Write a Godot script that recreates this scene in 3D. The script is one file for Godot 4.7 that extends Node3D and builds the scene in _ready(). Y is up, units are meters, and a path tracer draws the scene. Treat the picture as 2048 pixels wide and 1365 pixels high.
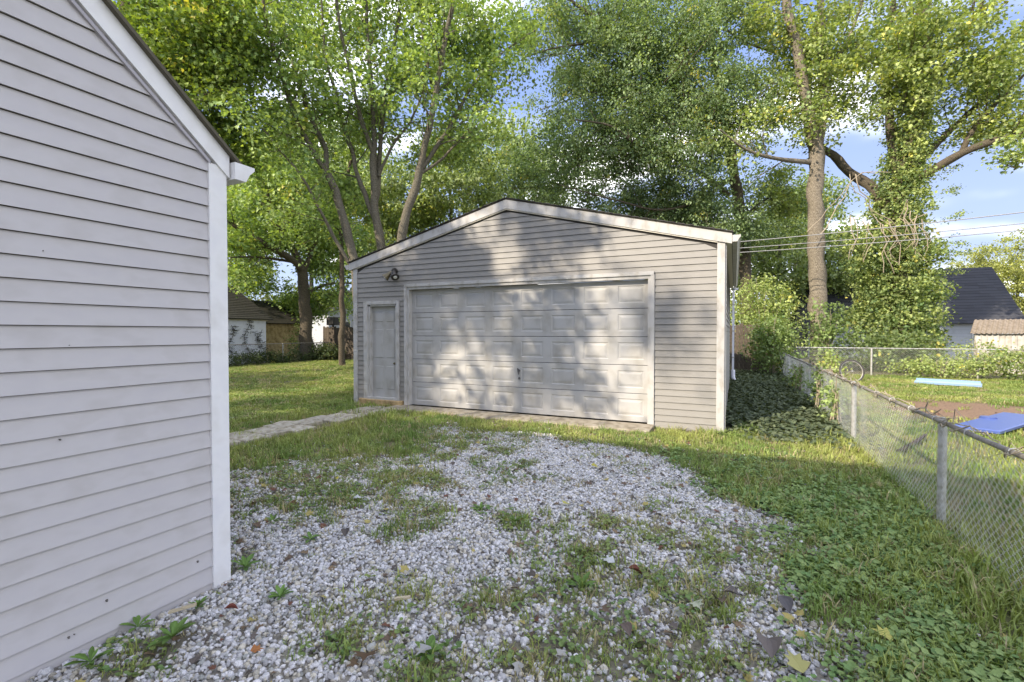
extends Node3D
# Back yard with a grey clapboard house corner, a two-car garage, gravel drive, chain-link fences and maples.

const F := 955.0                      # focal length of the photograph in its own pixels
const EYE := Vector3(0, 1.56, 0)
const SUN := Vector3(0.55, -0.72, -1.0)   # the way the sunlight travels
const EXP := 0.105                    # exposure of one clapboard
const HX := -2.92                     # plane of the house's gable wall
const GZ := -8.05                     # plane of the garage front
var turn: Basis
var rng := RandomNumberGenerator.new()
var fine := FastNoiseLite.new()
var broad := FastNoiseLite.new()
var M := {}
var names := {}


# ---------------------------------------------------------------- mesh building
class MB:
	var v := PackedVector3Array()
	var n := PackedVector3Array()
	var c := PackedColorArray()
	var idx := PackedInt32Array()
	var col := Color.WHITE

	func tri(a: Vector3, b: Vector3, d: Vector3) -> void:      # counter-clockwise seen from outside
		var m := (b - a).cross(d - a).normalized()
		var k := v.size()
		v.append_array([a, b, d])
		n.append_array([m, m, m])
		c.append_array([col, col, col])
		idx.append_array([k, k + 2, k + 1])

	func quad(a: Vector3, b: Vector3, d: Vector3, e: Vector3) -> void:
		var m := (d - a).cross(e - b).normalized()
		var k := v.size()
		v.append_array([a, b, d, e])
		n.append_array([m, m, m, m])
		c.append_array([col, col, col, col])
		idx.append_array([k, k + 2, k + 1, k, k + 3, k + 2])

	func box(at: Vector3, s: Vector3, b := Basis()) -> void:
		hexa([at + b * Vector3(-s.x, -s.y, s.z) / 2, at + b * Vector3(s.x, -s.y, s.z) / 2, at + b * Vector3(s.x, s.y, s.z) / 2, at + b * Vector3(-s.x, s.y, s.z) / 2,
			at + b * Vector3(-s.x, -s.y, -s.z) / 2, at + b * Vector3(s.x, -s.y, -s.z) / 2, at + b * Vector3(s.x, s.y, -s.z) / 2, at + b * Vector3(-s.x, s.y, -s.z) / 2])

	func hexa(p: Array) -> void:                              # front four counter-clockwise, then the back four behind them
		quad(p[0], p[1], p[2], p[3])
		quad(p[5], p[4], p[7], p[6])
		quad(p[4], p[0], p[3], p[7])
		quad(p[1], p[5], p[6], p[2])
		quad(p[3], p[2], p[6], p[7])
		quad(p[4], p[5], p[1], p[0])

	func bevel_box(at: Vector3, s: Vector3, e: float, b := Basis()) -> void:   # box with its front (+z), sides chamfered
		var h := s / 2
		var ring := []
		for q in [[h.x, h.y, -h.z], [h.x, h.y, h.z - e], [h.x - e, h.y - e, h.z]]:
			ring.append([at + b * Vector3(-q[0], -q[1], q[2]), at + b * Vector3(q[0], -q[1], q[2]), at + b * Vector3(q[0], q[1], q[2]), at + b * Vector3(-q[0], q[1], q[2])])
		for k in 2:
			for i in 4:
				var j := (i + 1) % 4
				quad(ring[k][i], ring[k][j], ring[k + 1][j], ring[k + 1][i])
		quad(ring[2][0], ring[2][1], ring[2][2], ring[2][3])
		quad(ring[0][1], ring[0][0], ring[0][3], ring[0][2])

	func extrude(poly: Array, a: Vector3, ux: Vector3, uy: Vector3, along: Vector3) -> void:   # a flat polygon (convex, counter-clockwise about ux × uy = -along) pushed along
		var m := poly.size()
		var p := []
		for q in poly:
			p.append(a + ux * q.x + uy * q.y)
		for i in m:
			var j := (i + 1) % m
			quad(p[i], p[i] + along, p[j] + along, p[j])
		for i in range(1, m - 1):
			tri(p[0], p[i], p[i + 1])
			tri(p[0] + along, p[i + 1] + along, p[i] + along)

	func tube(pts: PackedVector3Array, rad: PackedFloat32Array, sides := 7, lump := 0.0) -> void:
		var base := v.size()
		var side := Vector3.RIGHT
		var m := pts.size()
		for i in m:
			var t := (pts[mini(i + 1, m - 1)] - pts[maxi(i - 1, 0)]).normalized()
			side = (side - t * side.dot(t))
			if side.length() < 0.05:
				side = t.cross(Vector3(0.3, 0.2, 0.9))
			side = side.normalized()
			var up := t.cross(side)
			for k in sides:
				var a := TAU * k / sides
				var d := side * cos(a) + up * sin(a)
				v.append(pts[i] + d * rad[i] * (1.0 + lump * sin(a * 2.0 + i * 1.7) + lump * sin(a * 3.0 - i * 0.9)))
				n.append(d)
				c.append(col)
		for i in m - 1:
			for k in sides:
				var p := base + i * sides + k
				var q := base + i * sides + (k + 1) % sides
				idx.append_array([p, p + sides, q, q, p + sides, q + sides])
		for e in [0, m - 1]:
			var k0 := v.size()
			var t := (pts[0] - pts[1]).normalized() if e == 0 else (pts[m - 1] - pts[m - 2]).normalized()
			for k in sides:
				v.append(v[base + e * sides + k])
				n.append(t)
				c.append(col)
			for k in range(1, sides - 1):
				idx.append_array([k0, k0 + k, k0 + k + 1] if e == 0 else [k0, k0 + k + 1, k0 + k])

	func mesh() -> ArrayMesh:
		var a := []
		a.resize(Mesh.ARRAY_MAX)
		a[Mesh.ARRAY_VERTEX] = v
		a[Mesh.ARRAY_NORMAL] = n
		a[Mesh.ARRAY_COLOR] = c
		a[Mesh.ARRAY_INDEX] = idx
		var m := ArrayMesh.new()
		m.add_surface_from_arrays(Mesh.PRIMITIVE_TRIANGLES, a)
		return m


# ---------------------------------------------------------------- naming
func numbered(called: String) -> String:
	names[called] = names.get(called, -1) + 1
	return called if names[called] == 0 else "%s_%03d" % [called, names[called]]


func tag(o: Node3D, label: String, category: String, group := "") -> void:
	o.set_meta("label", label)
	o.set_meta("category", category)
	if group:
		o.set_meta("group", group)


func thing(called: String, label: String, category: String, at := Vector3.ZERO, group := "") -> Node3D:
	var o := Node3D.new()
	o.name = numbered(called)
	add_child(o)
	o.position = at
	tag(o, label, category, group)
	return o


func part(called: String, m: Mesh, mat: Material, parent: Node3D, label := "") -> MeshInstance3D:
	var o := MeshInstance3D.new()
	o.name = called
	o.mesh = m
	o.material_override = mat
	parent.add_child(o, true)
	if label:
		o.set_meta("label", label)
	return o


func solo(called: String, m: Mesh, mat: Material, label: String, category: String, at := Vector3.ZERO, group := "") -> MeshInstance3D:
	var o := MeshInstance3D.new()
	o.name = numbered(called)
	o.mesh = m
	o.material_override = mat
	add_child(o)
	o.position = at
	tag(o, label, category, group)
	return o


func struct(called: String, m: Mesh, mat: Material) -> MeshInstance3D:
	var o := MeshInstance3D.new()
	o.name = numbered(called)
	o.mesh = m
	o.material_override = mat
	o.set_meta("kind", "structure")
	add_child(o)
	return o


func scatter(called: String, m: Mesh, mat: Material, where: Array, tints: Array, parent: Node3D = null, label := "", category := "") -> void:
	var mm := MultiMesh.new()
	mm.transform_format = MultiMesh.TRANSFORM_3D
	mm.use_colors = true
	mm.mesh = m
	mm.instance_count = where.size()
	for i in where.size():
		mm.set_instance_transform(i, where[i])
		mm.set_instance_color(i, tints[i])
	var o := MultiMeshInstance3D.new()
	o.multimesh = mm
	o.material_override = mat
	o.set_meta("kind", "stuff")
	if parent:
		o.name = called
		parent.add_child(o, true)
	else:
		o.name = numbered(called)
		tag(o, label, category)
		add_child(o)


# ---------------------------------------------------------------- places
func P(u: float, v: float, depth: float) -> Vector3:          # a point of the photograph at a distance along the view
	return EYE + turn * (Vector3((u - 1024) / F, (682.5 - v) / F, -1) * depth)


func G(u: float, v: float, y := 0.0) -> Vector3:              # the same on the ground
	var d := turn * Vector3((u - 1024) / F, (682.5 - v) / F, -1)
	return EYE + d * ((y - EYE.y) / d.y)


func interp(a: Array, t: float) -> float:
	for i in a.size() - 1:
		if t <= a[i + 1][0]:
			return lerpf(a[i][1], a[i + 1][1], clampf((t - a[i][0]) / (a[i + 1][0] - a[i][0]), 0, 1))
	return a[-1][1]


func height(x: float, z: float) -> float:
	return 0.02 * broad.get_noise_2d(x * 6, z * 6) + 0.008 * fine.get_noise_2d(x * 30, z * 30) - 0.03 * smoothstep(-3.0, -1.0, z)


func gravel(x: float, z: float) -> float:
	var xl := interp([[-7.0, -4.0], [-6.3, -4.5], [-5.4, -3.7], [-4.4, -4.1], [-3.3, -4.9], [-2.0, -6.5]], z)
	var xr := interp([[-7.0, -2.0], [-6.4, -1.2], [-4.9, 0.0], [-3.6, 0.5], [-2.5, 0.42], [6.0, 0.4]], z)
	var e := minf(minf(x - xl, xr - x), minf(z + 6.6, 9.0 - z))
	return smoothstep(-0.3, 0.3, e + 0.55 * fine.get_noise_2d(x * 14, z * 14) + 0.25 * fine.get_noise_2d(x * 45, z * 45))


var spots := []
func tufts(x: float, z: float) -> float:                      # how much grows through the gravel
	var t := smoothstep(0.1, 0.42, fine.get_noise_2d(x * 17 + 90, z * 17)) * 0.4
	for s in spots:
		var d: float = Vector2(x - s.x, (z - s.z)).length() / s.y
		if d < 2.1:
			t = maxf(t, smoothstep(1.5, 0.25, d + 1.2 * fine.get_noise_2d(x * 40, z * 40)))
	return t


func built(x: float, z: float) -> bool:                       # under a building or a slab
	if x < HX + 0.02 and z > -1.93 and x > -12.0 and z < 9.0:
		return true
	if x > -7.62 and x < -0.12 and z < GZ + 0.03 and z > -16.3:
		return true
	return x > -6.45 and x < -1.2 and z < -7.5 and z > -8.1


# ---------------------------------------------------------------- materials
func tex(number: int, freq: float, ramp: Array, size := 512, octaves := 4) -> ImageTexture:
	var f := FastNoiseLite.new()
	f.seed = number
	f.frequency = freq
	f.fractal_octaves = octaves
	var im := f.get_seamless_image(size, size)
	im.convert(Image.FORMAT_RGB8)
	var data := im.get_data()
	var table := []
	for k in 256:
		var t := k / 255.0 * (ramp.size() - 1)
		var i := mini(int(t), ramp.size() - 2)
		var q: Color = (ramp[i] as Color).lerp(ramp[i + 1], t - i)
		table.append([clampi(int(q.r * 255), 0, 255), clampi(int(q.g * 255), 0, 255), clampi(int(q.b * 255), 0, 255)])
	for p in range(0, data.size(), 3):
		var q: Array = table[data[p]]
		data[p] = q[0]
		data[p + 1] = q[1]
		data[p + 2] = q[2]
	return ImageTexture.create_from_image(Image.create_from_data(size, size, false, Image.FORMAT_RGB8, data))


func mat(called: String, albedo: Color, rough := 0.8, texture: Texture2D = null, scale := Vector3.ONE, relief: Texture2D = null, depth := 0.0) -> StandardMaterial3D:
	var m := StandardMaterial3D.new()
	m.resource_name = called
	m.albedo_color = albedo.linear_to_srgb()
	m.roughness = rough
	m.vertex_color_use_as_albedo = true
	if texture:
		m.albedo_texture = texture
	if relief:
		m.heightmap_enabled = true
		m.heightmap_texture = relief
		m.heightmap_scale = depth
	if texture or relief:
		m.uv1_triplanar = true
		m.uv1_world_triplanar = true
		m.uv1_scale = scale
	M[called] = m
	return m


func grey(a: float, b: float) -> Array:
	return [Color(a, a, a), Color(b, b, b)]


func materials() -> void:
	var mottled := tex(3, 0.012, [Color(0.94, 0.935, 0.925), Color(1, 1, 1), Color(0.97, 0.97, 0.98)])
	var grain := tex(5, 0.03, grey(0.2, 0.9))
	var speck := tex(6, 0.2, [Color(0.55, 0.55, 0.55), Color(1, 1, 1)], 512, 3)
	var grime := tex(7, 0.008, [Color(0.66, 0.63, 0.57), Color(0.9, 0.89, 0.86), Color(1, 1, 1)], 512, 5)
	var bark := tex(8, 0.02, [Color(0.3, 0.28, 0.26), Color(0.75, 0.73, 0.7), Color(1, 1, 1)], 512, 5)
	mat("house_siding", Color(0.475, 0.452, 0.445), 0.55, mottled, Vector3(0.5, 0.8, 0.5))
	mat("garage_siding", Color(0.27, 0.256, 0.232), 0.6, mottled, Vector3(0.4, 2.0, 0.4))
	mat("white_trim", Color(0.74, 0.73, 0.72), 0.5, mottled, Vector3(0.6, 0.6, 0.6))
	mat("aged_white", Color(0.48, 0.47, 0.455), 0.6, tex(18, 0.012, [Color(0.86, 0.84, 0.8), Color(0.98, 0.975, 0.965), Color(1, 1, 1)], 512, 5), Vector3(0.9, 0.5, 0.9))
	mat("door_paint", Color(0.44, 0.435, 0.425), 0.55, tex(17, 0.012, [Color(0.88, 0.865, 0.83), Color(0.98, 0.975, 0.965), Color(1, 1, 1)], 512, 5), Vector3(0.35, 0.3, 0.35))
	mat("channel", Color(0.36, 0.34, 0.36), 0.6)
	mat("shadow_gap", Color(0.05, 0.05, 0.05), 0.9)
	mat("shadow_line_backing", Color(0.05, 0.045, 0.04), 0.9)  # near-black colour paints the shadow line between clapboards
	mat("soffit", Color(0.62, 0.58, 0.5), 0.7)
	mat("shingle", Color(0.13, 0.12, 0.115), 0.95, speck, Vector3(5, 5, 5))
	mat("old_shingle", Color(0.052, 0.05, 0.038), 0.95, grime, Vector3(2, 2, 2))
	mat("roof_edge", Color(0.17, 0.15, 0.105), 0.95, speck, Vector3(4, 4, 4))
	mat("blue_shingle", Color(0.08, 0.082, 0.095), 0.9, speck, Vector3(1.5, 1.5, 1.5))
	mat("concrete", Color(0.36, 0.32, 0.255), 0.9, grime, Vector3(1.2, 1.2, 1.2), speck, 0.1)
	mat("paver", Color(0.5, 0.46, 0.38), 0.9, grime, Vector3(2.2, 2.2, 2.2), speck, 0.12)
	mat("galvanized", Color(0.6, 0.6, 0.6), 0.5, grime, Vector3(3, 3, 3)).metallic = 0.35
	mat("rusty_pipe", Color(0.33, 0.31, 0.285), 0.75, grime, Vector3(6, 6, 6)).metallic = 0.2
	mat("wire", Color(0.6, 0.6, 0.58), 0.45).metallic = 0.25
	mat("dark_wire", Color(0.16, 0.16, 0.16), 0.6)
	mat("pale_wire", Color(0.3, 0.3, 0.31), 0.5)
	mat("pvc", Color(0.78, 0.79, 0.84), 0.35)
	mat("brass", Color(0.17, 0.145, 0.09), 0.4).metallic = 0.7
	mat("dark_metal", Color(0.05, 0.045, 0.04), 0.45).metallic = 0.4
	var glass := mat("lamp_glass", Color(0.8, 0.8, 0.76), 0.3)
	glass.clearcoat_enabled = true
	mat("window_glass", Color(0.03, 0.035, 0.04), 0.08)
	mat("white_wall", Color(0.72, 0.74, 0.78), 0.8, mottled, Vector3(0.5, 0.5, 0.5))
	mat("yellow_wall", Color(0.55, 0.42, 0.2), 0.85, grime, Vector3(0.8, 0.8, 0.8))
	mat("pale_siding", Color(0.5, 0.52, 0.56), 0.7, mottled, Vector3(0.4, 0.4, 0.4))
	mat("shed_metal", Color(0.62, 0.6, 0.58), 0.5, grime, Vector3(0.7, 0.5, 0.7))
	mat("shed_roof", Color(0.32, 0.265, 0.21), 0.7, grime, Vector3(1.3, 1.3, 1.3))
	mat("fence_wood", Color(0.2, 0.165, 0.13), 0.9, bark, Vector3(9, 0.8, 9), bark, 0.2)
	mat("bark", Color(0.27, 0.25, 0.195), 0.95, bark, Vector3(4, 1.1, 4), bark, 2.6)
	mat("dark_bark", Color(0.2, 0.17, 0.125), 0.95, bark, Vector3(4, 1.1, 4), bark, 2.6)
	mat("pale_bark", Color(0.42, 0.375, 0.305), 0.95, bark, Vector3(4, 0.9, 4), bark, 3.0)
	mat("vine_bark", Color(0.36, 0.3, 0.22), 0.9)
	mat("blue_plastic", Color(0.085, 0.13, 0.36), 0.3, mottled, Vector3(1, 1, 1))
	mat("pale_blue_plastic", Color(0.27, 0.4, 0.6), 0.4, mottled, Vector3(1, 1, 1))
	mat("rubber", Color(0.06, 0.055, 0.05), 0.8)
	mat("log", Color(0.06, 0.04, 0.03), 0.95)
	mat("soil", Color(1, 1, 1), 0.97, tex(11, 0.03, [Color(0.62, 0.6, 0.56), Color(1, 1, 1), Color(0.86, 0.85, 0.8)]), Vector3(0.9, 0.9, 0.9), speck, 0.6)
	mat("stone", Color(1, 1, 1), 0.85, tex(12, 0.05, [Color(0.75, 0.75, 0.76), Color(1, 1, 1)], 256), Vector3(9, 9, 9))
	for q in [["leaf", 0.45, 0.9], ["grass", 0.6, 0.7], ["dry_leaf", 0.8, 0.3]]:
		var m := mat(q[0], Color(1, 1, 1), q[1])
		m.backlight_enabled = true
		m.backlight = Color(q[2], q[2], q[2] * 0.55) if q[0] != "dry_leaf" else Color(0.3, 0.3, 0.3)
		m.metallic_specular = 0.4


# ---------------------------------------------------------------- sky and light
func sky_image() -> Image:
	var w := 1024
	var h := 512
	var im := Image.create(w, h, false, Image.FORMAT_RGBF)
	var cl := FastNoiseLite.new()
	cl.seed = 614
	cl.frequency = 0.55
	cl.fractal_octaves = 6
	for y in h:
		var e := PI / 2 - PI * (y + 0.5) / h
		for x in w:
			if e < -0.02:
				im.set_pixel(x, y, Color(0.5, 0.52, 0.5))
				continue
			var a := TAU * (x + 0.5) / w - PI / 2
			var d := Vector3(cos(e) * cos(a), maxf(sin(e), 0.0), cos(e) * sin(a))
			var k := pow(1.0 - d.y, 2.6)
			var c := Color(0.08, 0.14, 0.34).lerp(Color(0.28, 0.335, 0.435), pow(k, 0.8))
			var q := d / (d.y + 0.22)
			var m := cl.get_noise_3d(q.x * 1.6, q.z * 3.0, 4.0) + 0.02 * k
			var t := smoothstep(-0.1, 0.45, m)
			c = c.lerp(Color(1.35, 1.33, 1.31), t * lerpf(t, 1.0, 0.25))
			im.set_pixel(x, y, c)
	return im


func stage() -> void:
	var cam := Camera3D.new()
	cam.name = "camera"
	cam.fov = rad_to_deg(2.0 * atan(682.5 / F))
	cam.near = 0.05
	cam.far = 1500.0
	turn = Basis(Vector3.UP, atan(446.0 / F)) * Basis(Vector3.RIGHT, -atan(17.5 / F))
	cam.transform = Transform3D(turn, EYE)
	add_child(cam)
	cam.current = true
	var pano := PanoramaSkyMaterial.new()
	pano.panorama = ImageTexture.create_from_image(sky_image())
	var env := Environment.new()
	env.background_mode = Environment.BG_SKY
	env.sky = Sky.new()
	env.sky.sky_material = pano
	env.background_energy_multiplier = 1.0
	env.tonemap_mode = Environment.TONE_MAPPER_LINEAR
	env.tonemap_exposure = 2.9
	env.sdfgi_enabled = true
	env.ssao_enabled = true
	env.ssil_enabled = true
	var we := WorldEnvironment.new()
	we.name = "world"
	we.environment = env
	add_child(we)
	var sun := DirectionalLight3D.new()
	sun.name = "sun"
	sun.light_energy = 0.82
	sun.light_color = Color(1.0, 0.945, 0.86)
	sun.light_angular_distance = 0.53
	sun.shadow_enabled = true
	sun.basis = Basis.looking_at(SUN.normalized())
	add_child(sun)


# ---------------------------------------------------------------- ground
func ground() -> void:
	var cuts := [[-300, -24, 12.0], [-24, -9, 0.5], [-9, 6, 0.07], [6, 16, 0.5], [16, 300, 12.0]]
	var xs := []
	for q in cuts:
		for i in int(ceil((q[1] - q[0]) / q[2])):
			xs.append(q[0] + i * q[2])
	var zs := []
	for q in [[-300, -30, 12.0], [-30, -9, 0.35], [-9, 1, 0.07], [1, 12, 0.5], [12, 120, 9.0]]:
		for i in int(ceil((q[1] - q[0]) / q[2])):
			zs.append(q[0] + i * q[2])
	var b := MB.new()
	var w := xs.size()
	for z in zs:
		for x in xs:
			var g := gravel(x, z)
			var t := tufts(x, z)
			var lawn := Color(0.11, 0.12, 0.045).lerp(Color(0.17, 0.14, 0.07), clampf(0.5 + 0.9 * fine.get_noise_2d(x * 20, z * 20), 0, 1))
			var stony := Color(0.26, 0.24, 0.205).lerp(Color(0.16, 0.145, 0.1), t)
			var c := lawn.lerp(stony, g)
			var dirt := smoothstep(1.1, 0.5, Vector2((x - 4.6) / 2.6, (z + 12.4) / 1.9).length() + 0.35 * fine.get_noise_2d(x * 12, z * 12))
			c = c.lerp(Color(0.24, 0.155, 0.095), dirt)
			var ivy := smoothstep(-0.3, 0.1, x) * smoothstep(1.6, 1.3, x) * smoothstep(-7.6, -8.6, z)
			c = c.lerp(Color(0.04, 0.045, 0.02), ivy)
			b.v.append(Vector3(x, height(x, z), z))
			b.n.append(Vector3.UP)
			b.c.append(c)
	for j in zs.size() - 1:
		for i in w - 1:
			var k := j * w + i
			b.idx.append_array([k, k + 1, k + w, k + 1, k + w + 1, k + w])
	# slopes for the light
	for j in range(1, zs.size() - 1):
		for i in range(1, w - 1):
			var k := j * w + i
			b.n[k] = (b.v[k + w] - b.v[k - w]).cross(b.v[k + 1] - b.v[k - 1]).normalized()
	struct("ground", b.mesh(), M.soil)


func pebble(k: int) -> ArrayMesh:
	var r := RandomNumberGenerator.new()
	r.seed = 50 + k
	var b := MB.new()
	var top := []
	var mid := []
	for i in 7:
		var a := TAU * i / 7
		var q := r.randf_range(0.75, 1.15)
		mid.append(Vector3(cos(a) * q, r.randf_range(-0.15, 0.15), sin(a) * q * r.randf_range(0.75, 1.0)))
		top.append(Vector3(cos(a) * q * 0.6, r.randf_range(0.42, 0.62), sin(a) * q * 0.6))
	for i in 7:
		var j := (i + 1) % 7
		b.quad(mid[j], mid[i], top[i], top[j])
		b.tri(top[j], top[i], Vector3(0.05, 0.7, 0))
		b.quad(mid[i], mid[j], mid[j] * 0.7 + Vector3(0, -0.5, 0), mid[i] * 0.7 + Vector3(0, -0.5, 0))
	return b.mesh()


func clump(number: int, blades: int, tall: float, spread: float, wide: float, flop: float) -> ArrayMesh:
	var r := RandomNumberGenerator.new()
	r.seed = number
	var b := MB.new()
	for i in blades:
		var a := r.randf() * TAU
		var root := Vector3(r.randf_range(-1, 1), 0, r.randf_range(-1, 1)) * spread * 0.5
		var out := Vector3(cos(a), 0, sin(a))
		var across := Vector3(-sin(a), 0, cos(a)) * wide * r.randf_range(0.7, 1.3)
		var h := tall * r.randf_range(0.5, 1.15)
		var f := flop * r.randf_range(0.3, 1.2)
		var p1 := root + Vector3(0, h * 0.55, 0) + out * h * f * 0.35
		var p2 := root + Vector3(0, h * (1.0 - 0.35 * f), 0) + out * h * f
		b.col = Color.WHITE * r.randf_range(0.75, 1.25)
		b.quad(root - across * 0.5, root + across * 0.5, p1 + across * 0.42, p1 - across * 0.42)
		b.tri(p1 - across * 0.42, p1 + across * 0.42, p2)
	return b.mesh()


func low_leaves(number: int, count: int, size: float, spread: float, lift: float, longish := 1.0) -> ArrayMesh:      # clover, ivy and weeds: round leaves on short stalks
	var r := RandomNumberGenerator.new()
	r.seed = number
	var b := MB.new()
	for i in count:
		var a := r.randf() * TAU
		var d := sqrt(r.randf()) * spread
		var at := Vector3(cos(a) * d, lift * r.randf_range(0.3, 1.0), sin(a) * d)
		var q := Basis(Vector3.UP, r.randf() * TAU) * Basis(Vector3.RIGHT, r.randf_range(-0.5, 0.5)) * Basis(Vector3.BACK, r.randf_range(-0.45, 0.45))
		var s := size * r.randf_range(0.6, 1.2)
		b.col = Color.WHITE * r.randf_range(0.7, 1.3)
		var rim := []
		for k in 6:
			var t := TAU * k / 6
			rim.append(at + q * Vector3(cos(t) * s * 0.5, 0.06 * s * (k % 2), sin(t) * s * 0.5 * longish))
		var mid := at - q * Vector3(0, 0.1 * s, 0)
		for k in 6:
			b.tri(mid, rim[(k + 1) % 6], rim[k])
	return b.mesh()


func leafy(b: MB, at: Vector3, q: Basis, s: float, lobed: bool) -> void:
	var rim := [Vector2(0, 0), Vector2(0.2, 0.1), Vector2(0.46, 0.3), Vector2(0.24, 0.46), Vector2(0.34, 0.72), Vector2(0.1, 0.66), Vector2(0, 1.0)] if lobed else [Vector2(0, 0), Vector2(0.3, 0.28), Vector2(0.26, 0.62), Vector2(0, 1.0)]
	for side in [1.0, -1.0]:
		var mid := at + q * Vector3(0, 0, 0.4 * s)
		for k in rim.size() - 1:
			var a := at + q * Vector3(rim[k].x * s * side, 0.28 * s * rim[k].x - 0.12 * s * rim[k].y * rim[k].y, rim[k].y * s)
			var e := at + q * Vector3(rim[k + 1].x * s * side, 0.28 * s * rim[k + 1].x - 0.12 * s * rim[k + 1].y * rim[k + 1].y, rim[k + 1].y * s)
			if side > 0:
				b.tri(mid, e, a)
			else:
				b.tri(mid, a, e)


func spray(number: int, count: int, size: float, spread: float, lobed: bool, flat := 0.6) -> ArrayMesh:   # a twig end with its leaves
	var r := RandomNumberGenerator.new()
	r.seed = number
	var b := MB.new()
	for i in count:
		var at := Vector3(r.randfn() * 0.5, r.randfn() * 0.5 * flat, r.randfn() * 0.5) * spread
		var q := Basis(Vector3.UP, r.randf() * TAU) * Basis(Vector3.RIGHT, r.randf_range(-0.3, 1.3)) * Basis(Vector3.BACK, r.randf_range(-0.9, 0.9))
		b.col = Color.WHITE * r.randf_range(0.7, 1.3)
		if r.randf() < 0.03:
			b.col = Color(1.4, 1.25, 0.9)
		leafy(b, at, q, size * r.randf_range(0.65, 1.2), lobed)
	return b.mesh()


func stand(x: float, z: float, s: float, tilt := 0.25, sink := 0.0) -> Transform3D:
	var q := Basis(Vector3.UP, rng.randf() * TAU) * Basis(Vector3.RIGHT, rng.randf_range(-tilt, tilt)) * Basis(Vector3.BACK, rng.randf_range(-tilt, tilt))
	return Transform3D(q.scaled(Vector3.ONE * s), Vector3(x, height(x, z) + sink, z))


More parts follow.
